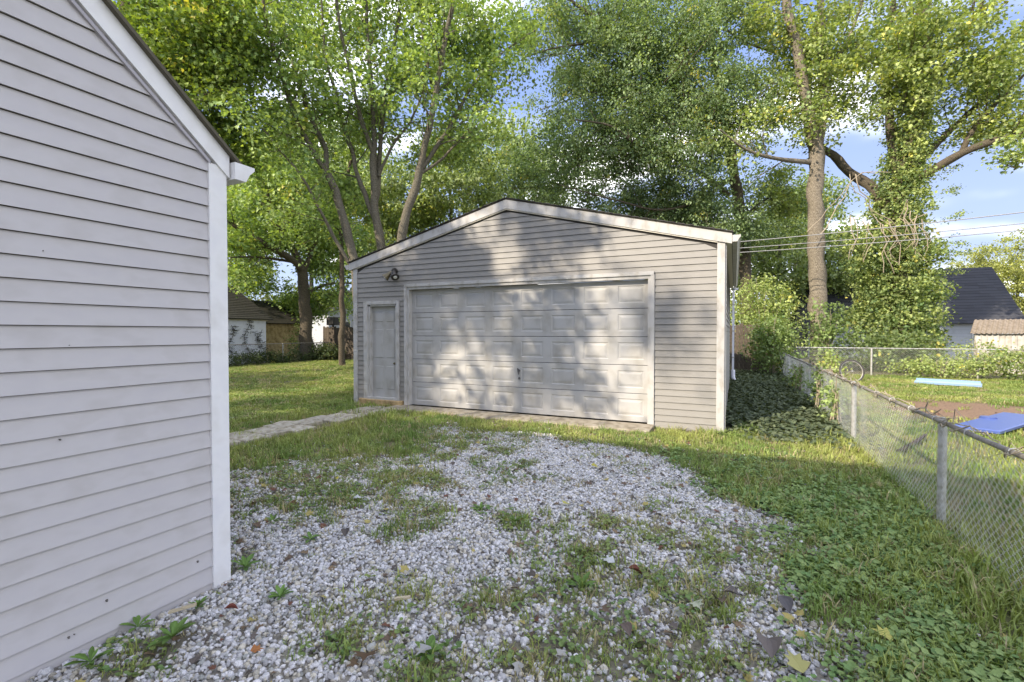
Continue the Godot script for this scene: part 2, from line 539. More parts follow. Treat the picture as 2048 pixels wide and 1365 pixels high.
func ground_cover() -> void:
	rng.seed = 5
	# gravel
	var where := [[], [], []]
	var tints := [[], [], []]
	for i in 180000:
		var x := rng.randf_range(-6.0, 1.2)
		var z := rng.randf_range(-7.3, -0.6)
		if built(x, z) or Vector2(x, z).length() < 0.9:
			continue
		var g := gravel(x, z)
		var t := tufts(x, z)
		if rng.randf() > g * (1.0 - 0.8 * t) + 0.012:
			continue
		var k := rng.randi() % 3
		var s := 0.0112 * pow(2.0, rng.randfn() * 0.42)
		where[k].append(stand(x, z, s, 1.2, s * 0.25 + rng.randf() * 0.006))
		var v := clampf(rng.randfn(0.71, 0.15), 0.2, 0.9)
		var c := Color(v, v * 0.97, v * 0.94)
		var pick := rng.randf()
		if pick < 0.24:
			c = Color(v * 0.85, v * 0.78, v * 0.62)
		elif pick < 0.38:
			c = Color(v * 0.62, v * 0.62, v * 0.56)
		tints[k].append(c)
	for k in 3:
		scatter("gravel", pebble(k), M.stone, where[k], tints[k], null, "loose pale limestone gravel of the driveway, stones of shape %s" % ["one, roundish", "two, angular", "three, flattish"][k], "gravel")
	# grass
	var kinds := [clump(61, 14, 0.085, 0.11, 0.006, 0.75), clump(62, 14, 0.06, 0.12, 0.007, 1.0), clump(63, 10, 0.12, 0.08, 0.006, 0.6), clump(64, 16, 0.075, 0.2, 0.011, 0.9)]
	where = [[], [], [], []]
	tints = [[], [], [], []]
	var areas := [   # x, x, z, z, copies per square metre, coarse
		[-7.5, 1.6, -8.0, -0.8, 330, 0], [1.5, 4.6, -9.5, -1.5, 230, 0], [1.5, 9.5, -20.8, -9.0, 100, 1], [-0.1, 1.5, -19.5, -9.0, 120, 1],
		[-12.0, -7.6, -12.5, -3.0, 150, 1], [-20.8, -7.6, -20.2, -5.0, 75, 1], [-20.8, -12.0, -8.0, -3.0, 60, 1], [0.0, 1.6, -9.5, -7.7, 200, 0]]
	for a in areas:
		for i in int((a[1] - a[0]) * (a[3] - a[2]) * a[4]):
			var x := rng.randf_range(a[0], a[1])
			var z := rng.randf_range(a[2], a[3])
			if built(x, z) or Vector2(x, z).length() < 1.0:
				continue
			var g := gravel(x, z)
			var t := tufts(x, z)
			var dense := (1.0 - g) * smoothstep(-0.75, 0.0, fine.get_noise_2d(x * 30, z * 30)) + g * t * 1.0 + 0.01
			var dirt := smoothstep(1.1, 0.5, Vector2((x - 4.6) / 2.6, (z + 12.4) / 1.9).length() + 0.35 * fine.get_noise_2d(x * 12, z * 12))
			dense *= 1.0 - 0.95 * dirt
			if Vector2(x - 4.0, z + 10.7).length() < 1.3:
				dense *= 0.35
			if absf(x + 6.43) < 0.36 and z > -7.75 and z < -3.2:
				dense *= 0.12 if fine.get_noise_2d(x * 30, z * 22 + 9) < 0.1 else 0.7
			if x > -0.1 and x < 1.5:
				dense *= lerpf(1.0, 0.8, smoothstep(-8.0, -10.5, z))
			if rng.randf() > dense:
				continue
			var k: int = 3 if a[5] == 1 else [0, 0, 1, 1, 2][rng.randi() % 5]
			var tall := 1.0 + 0.5 * fine.get_noise_2d(x * 9, z * 9 + 40)
			if x > 1.2 and x < 1.75:
				tall *= 1.2
			elif g > 0.4:
				tall *= 0.8
				k = 1 if rng.randf() < 0.5 else k
			where[k].append(stand(x, z, tall * rng.randf_range(0.7, 1.25), 0.2))
			var c := Color(0.18, 0.27, 0.065).lerp(Color(0.35, 0.385, 0.11), clampf(0.5 + fine.get_noise_2d(x * 11, z * 11 + 7), 0, 1))
			if rng.randf() < 0.14 + 0.16 * g:
				c = Color(0.42, 0.36, 0.2)
			tints[k].append(c * rng.randf_range(0.8, 1.35))
	for k in 4:
		scatter("grass", kinds[k], M.grass, where[k], tints[k], null, ["green lawn grass growing round the gravel", "short lawn grass lying between the taller tufts", "taller grass blades standing in tufts beside the gravel", "lawn grass of the side and neighbouring yards"][k], "grass")
	# clover right of the gravel, ivy beside the garage, broad weeds
	where = []
	tints = []
	var clover := low_leaves(71, 11, 0.03, 0.075, 0.05)
	for i in 9000:
		var x := rng.randf_range(-0.9, 1.5)
		var z := rng.randf_range(-7.0, -1.6)
		var m := (1.0 - gravel(x, z)) * smoothstep(-7.0, -4.4, z) * smoothstep(-0.35, 0.25, fine.get_noise_2d(x * 16, z * 16) + 0.15)
		if rng.randf() < m:
			where.append(stand(x, z, rng.randf_range(0.7, 1.3), 0.15))
			tints.append(Color(0.15, 0.26, 0.085).lerp(Color(0.32, 0.41, 0.14), rng.randf()))
	for i in 8000:
		var x := rng.randf_range(-7.0, 0.6)
		var z := rng.randf_range(-7.4, -1.2)
		if built(x, z) or rng.randf() > 0.10 * (1.0 - gravel(x, z)) + 0.42 * tufts(x, z) * gravel(x, z):
			continue
		where.append(stand(x, z, rng.randf_range(0.6, 1.2), 0.2))
		tints.append(Color(0.14, 0.23, 0.07).lerp(Color(0.26, 0.31, 0.1), rng.randf()))
	scatter("clover", clover, M.grass, where, tints, null, "low clover spreading beside the gravel and through it", "clover")
	where = []
	tints = []
	for i in 4600:
		var x := rng.randf_range(-0.1, 1.7)
		var z := rng.randf_range(-20.0, -7.4)
		if rng.randf() > smoothstep(-7.6, -10.0, z + 1.2 * fine.get_noise_2d(x * 25, z * 25)) + 0.06:
			continue
		where.append(stand(x, z, rng.randf_range(0.8, 1.6), 0.3))
		tints.append(Color(0.08, 0.11, 0.055).lerp(Color(0.17, 0.2, 0.11), rng.randf()))
	scatter("ground_ivy", low_leaves(72, 14, 0.038, 0.15, 0.1, 1.35), M.grass, where, tints, null, "dark ground ivy filling the strip beside the garage", "ivy")
	# leaf litter
	var flat := MB.new()
	leafy(flat, Vector3(0, 0.004, -0.035), Basis(), 0.075, true)
	where = []
	tints = []
	for i in 2600:
		var near := rng.randf() < 0.7
		var x := rng.randf_range(-5.5, 1.6) if near else rng.randf_range(-18.0, 7.0)
		var z := rng.randf_range(-8.0, -1.0) if near else rng.randf_range(-19.0, -3.0)
		if built(x, z) or Vector2(x, z).length() < 1.1:
			continue
		where.append(stand(x, z, rng.randf_range(0.25, 1.1), 0.5, 0.018))
		tints.append([Color(0.16, 0.11, 0.065), Color(0.13, 0.09, 0.06), Color(0.2, 0.14, 0.08), Color(0.12, 0.1, 0.085), Color(0.09, 0.075, 0.06), Color(0.14, 0.065, 0.04), Color(0.36, 0.3, 0.1), Color(0.32, 0.31, 0.28)][rng.randi() % 8])
	scatter("leaf_litter", flat.mesh(), M.dry_leaf, where, tints, null, "small dry leaves scattered over gravel and grass", "leaf litter")


# ---------------------------------------------------------------- walls
# A clapboard: s runs along the wall, y up, o outwards. At its foot it reaches from a0 to a1, at its head from b0 to b1.
func board(o: Vector3, along: Vector3, outward: Vector3, y: float, a0: float, a1: float, b0: float, b1: float, tall := EXP, warp := 0.0) -> ArrayMesh:
	var b := MB.new()
	var steps := 1 if warp == 0.0 else 10
	var pts := []
	for i in steps + 1:
		var t := float(i) / steps
		var w := warp * fine.get_noise_2d(lerpf(a0, a1, t) * 60 + y * 11, y * 300)
		var foot := o + along * lerpf(a0, a1, t) + Vector3.UP * (y + 0.0035 + w * 0.4) + outward * (0.017 + w)  # narrow gap below the foot lets the dark wall draw a shadow line
		var head := o + along * lerpf(b0, b1, t) + Vector3.UP * (y + tall) + outward * (0.003 + w * 0.3)
		var under := o + along * lerpf(a0, a1, t) + Vector3.UP * (y + 0.006 + w * 0.4)
		pts.append([foot, head, under])
	var right_way := along.cross(Vector3.UP).dot(outward) > 0
	for i in steps:
		var p: Array = pts[i]
		var q: Array = pts[i + 1]
		if not right_way:
			p = pts[i + 1]
			q = pts[i]
		b.quad(p[0], q[0], q[1], p[1])
		b.quad(p[2], q[2], q[0], p[0])
	for e in [0, steps]:
		b.tri(pts[e][0], pts[e][1], pts[e][2])
	return b.mesh()


func house() -> void:
	var t := thing("house", "grey clapboard house with white corner trim at the left edge", "house")
	var z0 := -1.97
	var ridge_z := 3.35
	var z1 := 2 * ridge_z - z0
	var slope := 0.85
	var eave := 2.64
	var top := eave + slope * (ridge_z - z0)
	var body := MB.new()      # walls
	var back := -11.5
	var prof := [Vector2(z0 + 0.03, -0.3), Vector2(z1 - 0.03, -0.3), Vector2(z1 - 0.03, eave - 0.06), Vector2(ridge_z, top - 0.09), Vector2(z0 + 0.03, eave - 0.06)]
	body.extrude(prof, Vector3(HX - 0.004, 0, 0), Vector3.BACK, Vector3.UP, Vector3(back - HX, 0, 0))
	part("wall", body.mesh(), mat("house_shadow_backing", Color(0.14, 0.125, 0.1), 0.9), t)  # dark colour stands in for the shade under each clapboard
	var y := -0.09
	while y < top - 0.2:
		var lo := z0 + maxf(0.1, (y - eave + 0.075) / slope)
		var hi := z0 + maxf(0.1, (y + EXP - eave + 0.075) / slope)
		if 2 * ridge_z - 2 * hi > 0:
			part("siding_board", board(Vector3(HX, 0, 0), Vector3.BACK, Vector3.RIGHT, y, lo, 2 * ridge_z - lo, hi, 2 * ridge_z - hi, EXP, 0.0035 if y < 0.5 else 0.0012), M.house_siding, t)
		y += EXP
	for q in [[395, 1124, 0.011], [213, 1202, 0.012], [137, 1276, 0.01], [148, 1270, 0.005], [85, 502, 0.005], [137, 691, 0.005], [120, 880, 0.007]]:
		var d: Vector3 = P(q[0], q[1], 1.0) - EYE
		var p: Vector3 = EYE + d * ((HX + 0.012 - EYE.x) / d.x)
		var b := MB.new()
		b.tube([p - Vector3(0.008, 0, 0), p + Vector3(0.004, 0, 0), p + Vector3(0.007, 0.002, 0)], [q[2] * 0.6, q[2] * 0.45, q[2] * 0.2], 7, 0.25)
		part("mud_spot", b.mesh(), mat("dried_mud", Color(0.16, 0.15, 0.13), 0.95), t)
	for e in [[z0, 1.0], [z1, -1.0]]:
		var b := MB.new()
		b.box(Vector3(HX + 0.008, (eave - 0.08) / 2 - 0.01, e[0] + 0.055 * e[1]), Vector3(0.032, eave + 0.0, 0.11))
		b.box(Vector3(HX - 0.05, (eave - 0.08) / 2 - 0.01, e[0] - 0.011 * e[1]), Vector3(0.084, eave + 0.0, 0.02))
		part("corner_trim", b.mesh(), M.white_trim, t)
	for s in [1.0, -1.0]:
		var b := MB.new()
		var e: float = z0 if s > 0 else z1
		var dz: float = (ridge_z - e)
		var w := 0.155
		var y0 := eave + 0.03
		var p := [Vector2(e - 0.012 * s, y0 - w + 0.012), Vector2(ridge_z, y0 + slope * absf(dz) - w), Vector2(ridge_z, y0 + slope * absf(dz)), Vector2(e - 0.012 * s, y0)]
		if s < 0:
			p.reverse()
		b.extrude(p, Vector3(HX + 0.036, 0, 0), Vector3.BACK, Vector3.UP, Vector3(-0.05, 0, 0))
		part("rake_board", b.mesh(), M.white_trim, t)
		var j := MB.new()
		var c := [Vector2(e + 0.10 * s, y0 - w + 0.085 - 0.018), Vector2(ridge_z, y0 + slope * absf(dz) - w - 0.018), Vector2(ridge_z, y0 + slope * absf(dz) - w + 0.004), Vector2(e + 0.10 * s, y0 - w + 0.085 + 0.004)]
		if s < 0:
			c.reverse()
		j.extrude(c, Vector3(HX + 0.026, 0, 0), Vector3.BACK, Vector3.UP, Vector3(-0.03, 0, 0))
		part("trim_channel", j.mesh(), M.channel, t)
		var r := MB.new()
		var o := [Vector2(e - 0.09 * s, y0 - 0.075), Vector2(ridge_z, y0 + slope * absf(dz) + 0.004), Vector2(ridge_z, y0 + slope * absf(dz) + 0.028), Vector2(e - 0.09 * s, y0 - 0.05)]
		if s < 0:
			o.reverse()
		r.extrude(o, Vector3(HX + 0.07, 0, 0), Vector3.BACK, Vector3.UP, Vector3(back - HX - 0.2, 0, 0))
		part("roof", r.mesh(), M.roof_edge, t)
	var g := MB.new()     # gutter under the back eave
	var k := [Vector2(0, 0), Vector2(-0.075, 0), Vector2(-0.10, 0.05), Vector2(-0.135, 0.085), Vector2(-0.135, 0.105), Vector2(0, 0.105)]
	k.reverse()
	g.extrude(k, Vector3(HX + 0.075, eave - 0.118, z0 - 0.022), Vector3.BACK, Vector3.UP, Vector3(back - HX, 0, 0))
	part("gutter", g.mesh(), M.white_trim, t)


func gable_half(x: float) -> float:      # height of the garage roof's underside at x
	return 3.04 + (3.87 - absf(x + 3.87)) * 0.243 - 0.1


func garage() -> void:
	var t := thing("garage", "taupe clapboard two-car garage with white door at the drive's end", "garage", Vector3.ZERO)
	var xl := -7.59
	var xr := -0.15
	var zb := -16.25
	var mid := -3.87
	var eave := 3.03
	var peak := 3.965
	var k := (peak - eave) / (mid - xl)
	# body: walls with the two openings in front
	var b := MB.new()
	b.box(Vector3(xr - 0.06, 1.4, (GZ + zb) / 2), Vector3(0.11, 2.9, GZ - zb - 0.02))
	part("wall", b.mesh(), M.shadow_line_backing, t)
	b = MB.new()
	b.box(Vector3(xl + 0.06, 1.4, (GZ + zb) / 2), Vector3(0.11, 2.9, GZ - zb - 0.02))
	part("wall", b.mesh(), M.garage_siding, t)
	b = MB.new()
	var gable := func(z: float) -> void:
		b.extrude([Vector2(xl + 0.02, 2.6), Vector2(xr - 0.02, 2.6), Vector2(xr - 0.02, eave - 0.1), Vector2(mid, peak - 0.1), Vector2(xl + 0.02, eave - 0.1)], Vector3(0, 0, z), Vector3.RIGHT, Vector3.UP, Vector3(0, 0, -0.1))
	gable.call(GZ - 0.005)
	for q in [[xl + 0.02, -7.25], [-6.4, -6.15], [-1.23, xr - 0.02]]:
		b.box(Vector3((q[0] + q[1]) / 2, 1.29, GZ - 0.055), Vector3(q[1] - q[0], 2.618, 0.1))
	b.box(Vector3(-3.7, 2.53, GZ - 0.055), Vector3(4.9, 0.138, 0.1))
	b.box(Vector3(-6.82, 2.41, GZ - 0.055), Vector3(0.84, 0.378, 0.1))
	part("wall", b.mesh(), M.shadow_line_backing, t)
	b = MB.new()
	gable.call(zb + 0.1)
	b.box(Vector3((xl + xr) / 2, 1.29, zb + 0.05), Vector3(xr - xl - 0.04, 2.618, 0.1))
	part("wall", b.mesh(), M.garage_siding, t)
	# front clapboards, cut round the openings
	var row := -0.1
	while row < peak - 0.2:
		var up := row + EXP
		var lo := mid - minf(mid - xl - 0.1, (peak - 0.16 - row) / k)
		var hi := mid - minf(mid - xl - 0.1, (peak - 0.16 - up) / k)
		var cuts := [[lo, 2 * mid - lo, hi, 2 * mid - hi]]
		if up < 2.6:
			cuts = []
			if row > -0.02 or true:
				cuts.append([xl + 0.1, -7.29 if row < 2.21 else -6.215])
			if row < 2.21:
				cuts.append([-6.345, -6.215])
			cuts.append([-1.195, xr - 0.1])
		for c in cuts:
			if c.size() == 2:
				c = [c[0], c[1], c[0], c[1]]
			if c[3] - c[2] > 0.05 and not (row < 0.0 and c[0] < -2):
				part("siding_board", board(Vector3(0, 0, GZ), Vector3.RIGHT, Vector3.BACK, row, c[0], c[1], c[2], c[3], EXP, 0.0012), M.garage_siding, t)
		row += EXP
	row = -0.1
	while row < eave - 0.15:
		part("siding_board", board(Vector3(xr, 0, 0), Vector3.BACK, Vector3.RIGHT, row, zb, GZ - 0.1, zb, GZ - 0.1, EXP, 0.0015), M.garage_siding, t)
		row += EXP
	# corner posts
	for q in [[xl, 1.0], [xr, -1.0]]:
		b = MB.new()
		b.box(Vector3(q[0] + 0.05 * q[1], 1.46, GZ + 0.008), Vector3(0.11, 2.97, 0.034))
		b.box(Vector3(q[0] - 0.012 * q[1], 1.46, GZ - 0.052), Vector3(0.03, 2.97, 0.086))
		part("corner_trim", b.mesh(), M.aged_white, t)
	# rakes, soffit and roof
	for s in [1.0, -1.0]:
		var e: float = xl - 0.1 if s > 0 else xr + 0.1
		var ye: float = eave - 0.1 * k + 0.06
		b = MB.new()
		var p := [Vector2(e, ye - 0.155), Vector2(mid, peak + 0.055 - 0.165), Vector2(mid, peak + 0.055), Vector2(e, ye)]
		if s < 0:
			p.reverse()
		b.extrude(p, Vector3(0, 0, GZ + 0.05), Vector3.RIGHT, Vector3.UP, Vector3(0, 0, -0.055))
		part("rake_board", b.mesh(), M.aged_white, t)
		b = MB.new()
		p = [Vector2(xl + 0.1 if s > 0 else xr - 0.1, ye - 0.155 + 0.2 * k - 0.02), Vector2(mid, peak + 0.055 - 0.185), Vector2(mid, peak + 0.055 - 0.162), Vector2(xl + 0.1 if s > 0 else xr - 0.1, ye - 0.155 + 0.2 * k + 0.008)]
		if s < 0:
			p.reverse()
		b.extrude(p, Vector3(0, 0, GZ + 0.035), Vector3.RIGHT, Vector3.UP, Vector3(0, 0, -0.03))
		part("trim_channel", b.mesh(), M.soffit, t)
		b = MB.new()
		p = [Vector2(e, ye + 0.004), Vector2(mid, peak + 0.059), Vector2(mid, peak + 0.075), Vector2(e, ye + 0.02)]
		if s < 0:
			p.reverse()
		b.extrude(p, Vector3(0, 0, GZ + 0.06), Vector3.RIGHT, Vector3.UP, Vector3(0, 0, zb - GZ - 0.1))
		var deck := part("roof", b.mesh(), M.old_shingle, t)
		var run := absf(mid - e)
		for i in 27:
			b = MB.new()
			var d0 := run * i / 27.0
			var d1 := minf(run, run * (i + 1) / 27.0 + 0.03)
			var lip := 0.012
			var ax: float = e + s * d0 - s * 0.02
			var bx: float = e + s * d1
			var ay := ye + k * d0 + 0.022 - 0.02 * k
			var by := ye + k * d1 + 0.021
			var zz := GZ + 0.075
			while zz > zb - 0.03:
				var l := rng.randf_range(0.26, 0.34)
				var jag := rng.randf_range(-0.008, 0.008)
				var z9 := zz - l + 0.006
				b.col = Color.WHITE * rng.randf_range(0.7, 1.35)
				var lip2 := lip + rng.randf_range(0.0, 0.008)
				var q := [Vector3(ax + jag, ay, zz), Vector3(bx, by, zz), Vector3(bx, by + 0.004, zz), Vector3(ax + jag, ay + lip2, zz), Vector3(ax + jag, ay, z9), Vector3(bx, by, z9), Vector3(bx, by + 0.004, z9), Vector3(ax + jag, ay + lip2, z9)]
				if s < 0:
					q = [q[1], q[0], q[3], q[2], q[5], q[4], q[7], q[6]]
				b.hexa(q)
				zz -= l
			part("shingle_course", b.mesh(), M.shingle, deck)
	# gutters and downspout
	for s in [1.0, -1.0]:
		b = MB.new()
		var e: float = xr + 0.105 if s > 0 else xl - 0.105
		var prof := [Vector2(0, 0), Vector2(0.07, 0), Vector2(0.09, 0.045), Vector2(0.115, 0.07), Vector2(0.115, 0.1), Vector2(0, 0.1)]
		if s < 0:
			prof = [Vector2(0, 0), Vector2(0, 0.1), Vector2(-0.115, 0.1), Vector2(-0.115, 0.07), Vector2(-0.09, 0.045), Vector2(-0.07, 0)]
		b.extrude(prof, Vector3(e, 2.935, GZ + 0.055), Vector3.RIGHT, Vector3.UP, Vector3(0, 0, zb - GZ - 0.08))
		part("gutter", b.mesh(), M.aged_white, t)
		b = MB.new()
		b.box(Vector3(e - 0.06 * s, 2.93, (GZ + zb) / 2), Vector3(0.1, 0.02, GZ - zb))
		part("soffit", b.mesh(), M.soffit, t)
	b = MB.new()
	var ds := -0.045
	b.box(Vector3(ds, 1.62, zb + 0.25), Vector3(0.06, 2.5, 0.08))
	b.box(Vector3(ds + 0.05, 2.87, zb + 0.25), Vector3(0.16, 0.06, 0.08))
	var pipe := part("downspout", b.mesh(), M.pvc, t)
	b = MB.new()
	for y in [0.8, 1.6, 2.4]:
		b.box(Vector3(ds, y, zb + 0.25), Vector3(0.075, 0.03, 0.095))
	part("bracket", b.mesh(), M.galvanized, pipe)
	b = MB.new()
	b.tube([Vector3(ds, 0.42, zb + 0.25), Vector3(ds, 0.2, zb + 0.25), Vector3(ds + 0.05, 0.1, zb + 0.27), Vector3(ds + 0.16, 0.07, zb + 0.3)], [0.06, 0.06, 0.055, 0.05], 10)
	b.tube([Vector3(ds + 0.14, 0.075, zb + 0.3), Vector3(ds + 0.75, 0.05, zb + 0.15)], [0.035, 0.035], 8)
	part("drain_pipe", b.mesh(), M.pvc, pipe)
	# overhead door
	var dl := -6.1
	var dr := -1.29
	var floor_y := 0.05
	var dtop := 2.44
	var dz := GZ - 0.095
	var od := MeshInstance3D.new()
	b = MB.new()      # frame round the opening
	for x in [[dl - 0.115, dl - 0.055], [dr + 0.04, dr + 0.1]]:
		b.box(Vector3((x[0] + x[1]) / 2, (floor_y + dtop) / 2 + 0.03, GZ + 0.01), Vector3(x[1] - x[0], dtop - floor_y + 0.06, 0.05))
	b.box(Vector3((dl + dr) / 2 - 0.008, dtop + 0.085, GZ + 0.012), Vector3(dr - dl + 0.2, 0.06, 0.055))
	for x in [dl - 0.03, dr + 0.02]:
		b.box(Vector3(x, (floor_y + dtop) / 2, GZ - 0.045), Vector3(0.05, dtop - floor_y, 0.12))
	b.box(Vector3((dl + dr) / 2, dtop + 0.03, GZ - 0.045), Vector3(dr - dl + 0.1, 0.06, 0.12))
	part("door_frame", b.mesh(), M.aged_white, t)
	var col := (dr - dl) / 8.0
	var sh := (dtop - floor_y) / 5.0
	var pw := 0.44
	var ph := 0.29
	var door := MB.new()
	door.box(Vector3((dl + dr) / 2, (floor_y + dtop) / 2, dz - 0.05), Vector3(dr - dl, dtop - floor_y, 0.03))
	var dnode := part("overhead_door", door.mesh(), M.shadow_gap, t, "large white sectional overhead door with forty embossed panels")
	var pm := MB.new()
	var rings := [[pw / 2, ph / 2, 0.0], [pw / 2 - 0.012, ph / 2 - 0.012, -0.008], [pw / 2 - 0.024, ph / 2 - 0.024, -0.008], [pw / 2 - 0.06, ph / 2 - 0.06, -0.001]]
	for i in 3:
		var a: Array = rings[i]
		var c: Array = rings[i + 1]
		var sx := [-1, 1, 1, -1]
		var sy := [-1, -1, 1, 1]
		for j in 4:
			var m := (j + 1) % 4
			pm.quad(Vector3(sx[j] * a[0], sy[j] * a[1], a[2]), Vector3(sx[m] * a[0], sy[m] * a[1], a[2]), Vector3(sx[m] * c[0], sy[m] * c[1], c[2]), Vector3(sx[j] * c[0], sy[j] * c[1], c[2]))
	pm.quad(Vector3(-rings[3][0], -rings[3][1], -0.001), Vector3(rings[3][0], -rings[3][1], -0.001), Vector3(rings[3][0], rings[3][1], -0.001), Vector3(-rings[3][0], rings[3][1], -0.001))
	var panel := pm.mesh()
	for r in 5:
		var y0 := floor_y + r * sh + 0.005
		var y1 := floor_y + (r + 1) * sh - 0.005
		var yc := (y0 + y1) / 2
		b = MB.new()
		b.quad(Vector3(dl, y0, dz), Vector3(dr, y0, dz), Vector3(dr, yc - ph / 2, dz), Vector3(dl, yc - ph / 2, dz))
		b.quad(Vector3(dl, yc + ph / 2, dz), Vector3(dr, yc + ph / 2, dz), Vector3(dr, y1 - 0.006, dz), Vector3(dl, y1 - 0.006, dz))
		b.quad(Vector3(dl, y1 - 0.006, dz), Vector3(dr, y1 - 0.006, dz), Vector3(dr, y1, dz - 0.006), Vector3(dl, y1, dz - 0.006))
		b.quad(Vector3(dl, y1, dz - 0.006), Vector3(dr, y1, dz - 0.006), Vector3(dr, y1, dz - 0.035), Vector3(dl, y1, dz - 0.035))
		b.quad(Vector3(dl, y0, dz - 0.035), Vector3(dr, y0, dz - 0.035), Vector3(dr, y0, dz), Vector3(dl, y0, dz))
		for i in 9:
			var a := dl if i == 0 else dl + col * (i - 0.5) + pw / 2
			var c := dr if i == 8 else dl + col * (i + 0.5) - pw / 2
			b.quad(Vector3(a, yc - ph / 2, dz), Vector3(c, yc - ph / 2, dz), Vector3(c, yc + ph / 2, dz), Vector3(a, yc + ph / 2, dz))
		part("door_section", b.mesh(), M.door_paint, dnode)
		for i in 8:
			var o := part("door_panel", panel, M.door_paint, dnode)
			o.position = Vector3(dl + col * (i + 0.5), yc, dz)
	b = MB.new()
	b.box(Vector3(-3.66, 0.83, dz + 0.012), Vector3(0.035, 0.035, 0.03))
	b.box(Vector3(-3.66, 0.83, dz + 0.035), Vector3(0.022, 0.12, 0.018), Basis(Vector3.BACK, 0.2))
	b.box(Vector3(-3.645, 0.86, dz + 0.03), Vector3(0.055, 0.016, 0.02), Basis(Vector3.BACK, -0.6))
	b.tube([Vector3(-3.65, 0.70, dz), Vector3(-3.65, 0.70, dz + 0.015)], [0.025, 0.022], 10)
	part("handle", b.mesh(), mat("worn_steel", Color(0.13, 0.125, 0.12), 0.5), dnode)
	od.free()
	# walk-in door
	var ml := -7.135
	var mr := -6.45
	var m0 := 0.17
	var m1 := 2.115
	b = MB.new()
	for x in [[ml - 0.155, ml - 0.05], [mr + 0.04, mr + 0.1]]:
		b.box(Vector3((x[0] + x[1]) / 2, (m0 + m1) / 2 + 0.02, GZ + 0.014), Vector3(x[1] - x[0], m1 - m0 + 0.16, 0.06))
	b.box(Vector3((ml + mr) / 2 - 0.027, m1 + 0.075, GZ + 0.012), Vector3(mr - ml + 0.142, 0.07, 0.055))
	for x in [ml - 0.025, mr + 0.02]:
		b.box(Vector3(x, (m0 + m1) / 2, GZ - 0.04), Vector3(0.05, m1 - m0, 0.11))
	b.box(Vector3((ml + mr) / 2, m1 + 0.02, GZ - 0.04), Vector3(mr - ml, 0.04, 0.11))
	b.box(Vector3((ml + mr) / 2 - 0.005, m0 - 0.03, GZ - 0.01), Vector3(mr - ml + 0.09, 0.06, 0.13))
	part("door_frame", b.mesh(), M.aged_white, t)
	b = MB.new()
	var mz := GZ - 0.06
	b.box(Vector3((ml + mr) / 2, (m0 + m1) / 2, mz - 0.025), Vector3(mr - ml, m1 - m0, 0.04))
	var walk := part("walk_in_door", b.mesh(), M.door_paint, t, "narrow white walk-in door with faint panels")
	for q in [[0, 1.72, 0.22], [1, 1.72, 0.22], [0, 1.15, 0.62], [1, 1.15, 0.62], [0, 0.42, 0.5], [1, 0.42, 0.5]]:
		b = MB.new()
		b.bevel_box(Vector3(0, 0, 0), Vector3(0.23, q[2], 0.012), 0.012)
		var o := part("door_panel", b.mesh(), M.door_paint, walk)
		o.position = Vector3((ml + mr) / 2 + (-0.155 if q[0] == 0 else 0.155), m0 + q[1], mz - 0.003)
	b = MB.new()
	b.tube([Vector3(mr - 0.06, 0.9, mz - 0.01), Vector3(mr - 0.06, 0.9, mz + 0.02), Vector3(mr - 0.06, 0.9, mz + 0.03), Vector3(mr - 0.06, 0.9, mz + 0.06)], [0.03, 0.012, 0.026, 0.02], 10)
	part("door_knob", b.mesh(), M.brass, walk)
	# foundation under the walk-in door
	b = MB.new()
	b.bevel_box(Vector3(-6.83, 0.03, GZ - 0.02), Vector3(1.16, 0.2, 0.2), 0.02)
	part("foundation", b.mesh(), mat("stained_concrete", Color(0.46, 0.34, 0.18), 0.9, M.concrete.albedo_texture, Vector3(1.5, 1.5, 1.5)), t)
	# flood lamp
	var l := thing("flood_lamp", "small twin flood lamp with brass shades high on the garage wall", "lamp", Vector3(-6.46, 2.83, GZ + 0.015))
	b = MB.new()
	b.tube([Vector3(0, 0, -0.01), Vector3(0, 0, 0.025), Vector3(0, 0, 0.04)], [0.075, 0.075, 0.05], 14)
	b.tube([Vector3(0, 0.0, 0.03), Vector3(0, -0.03, 0.09), Vector3(0, -0.09, 0.1)], [0.025, 0.025, 0.03], 8)
	part("mount", b.mesh(), M.dark_metal, l)
	for s in [-1.0, 1.0]:
		b = MB.new()
		var o := Vector3(0.03 * s, 0.0, 0.06)
		var d := Vector3(0.55 * s, -0.75, 0.5).normalized()
		b.tube([o, o + d * 0.05, o + d * 0.09, o + d * 0.16, o + d * 0.2], [0.025, 0.03, 0.045, 0.07, 0.085], 12)
		var shade := part("lamp_shade", b.mesh(), M.brass if s < 0 else M.dark_metal, l)
		b = MB.new()
		b.tube([o + d * 0.13, o + d * 0.19, o + d * 0.206], [0.04, 0.06, 0.03], 10)
		part("bulb", b.mesh(), M.lamp_glass, shade)
	b = MB.new()
	b.bevel_box(Vector3(-3.78, 0.02, -7.78), Vector3(5.2, 0.12, 0.56), 0.02, Basis())
	var apron := struct("concrete_apron", b.mesh(), M.concrete)
	apron.position.y = -0.035


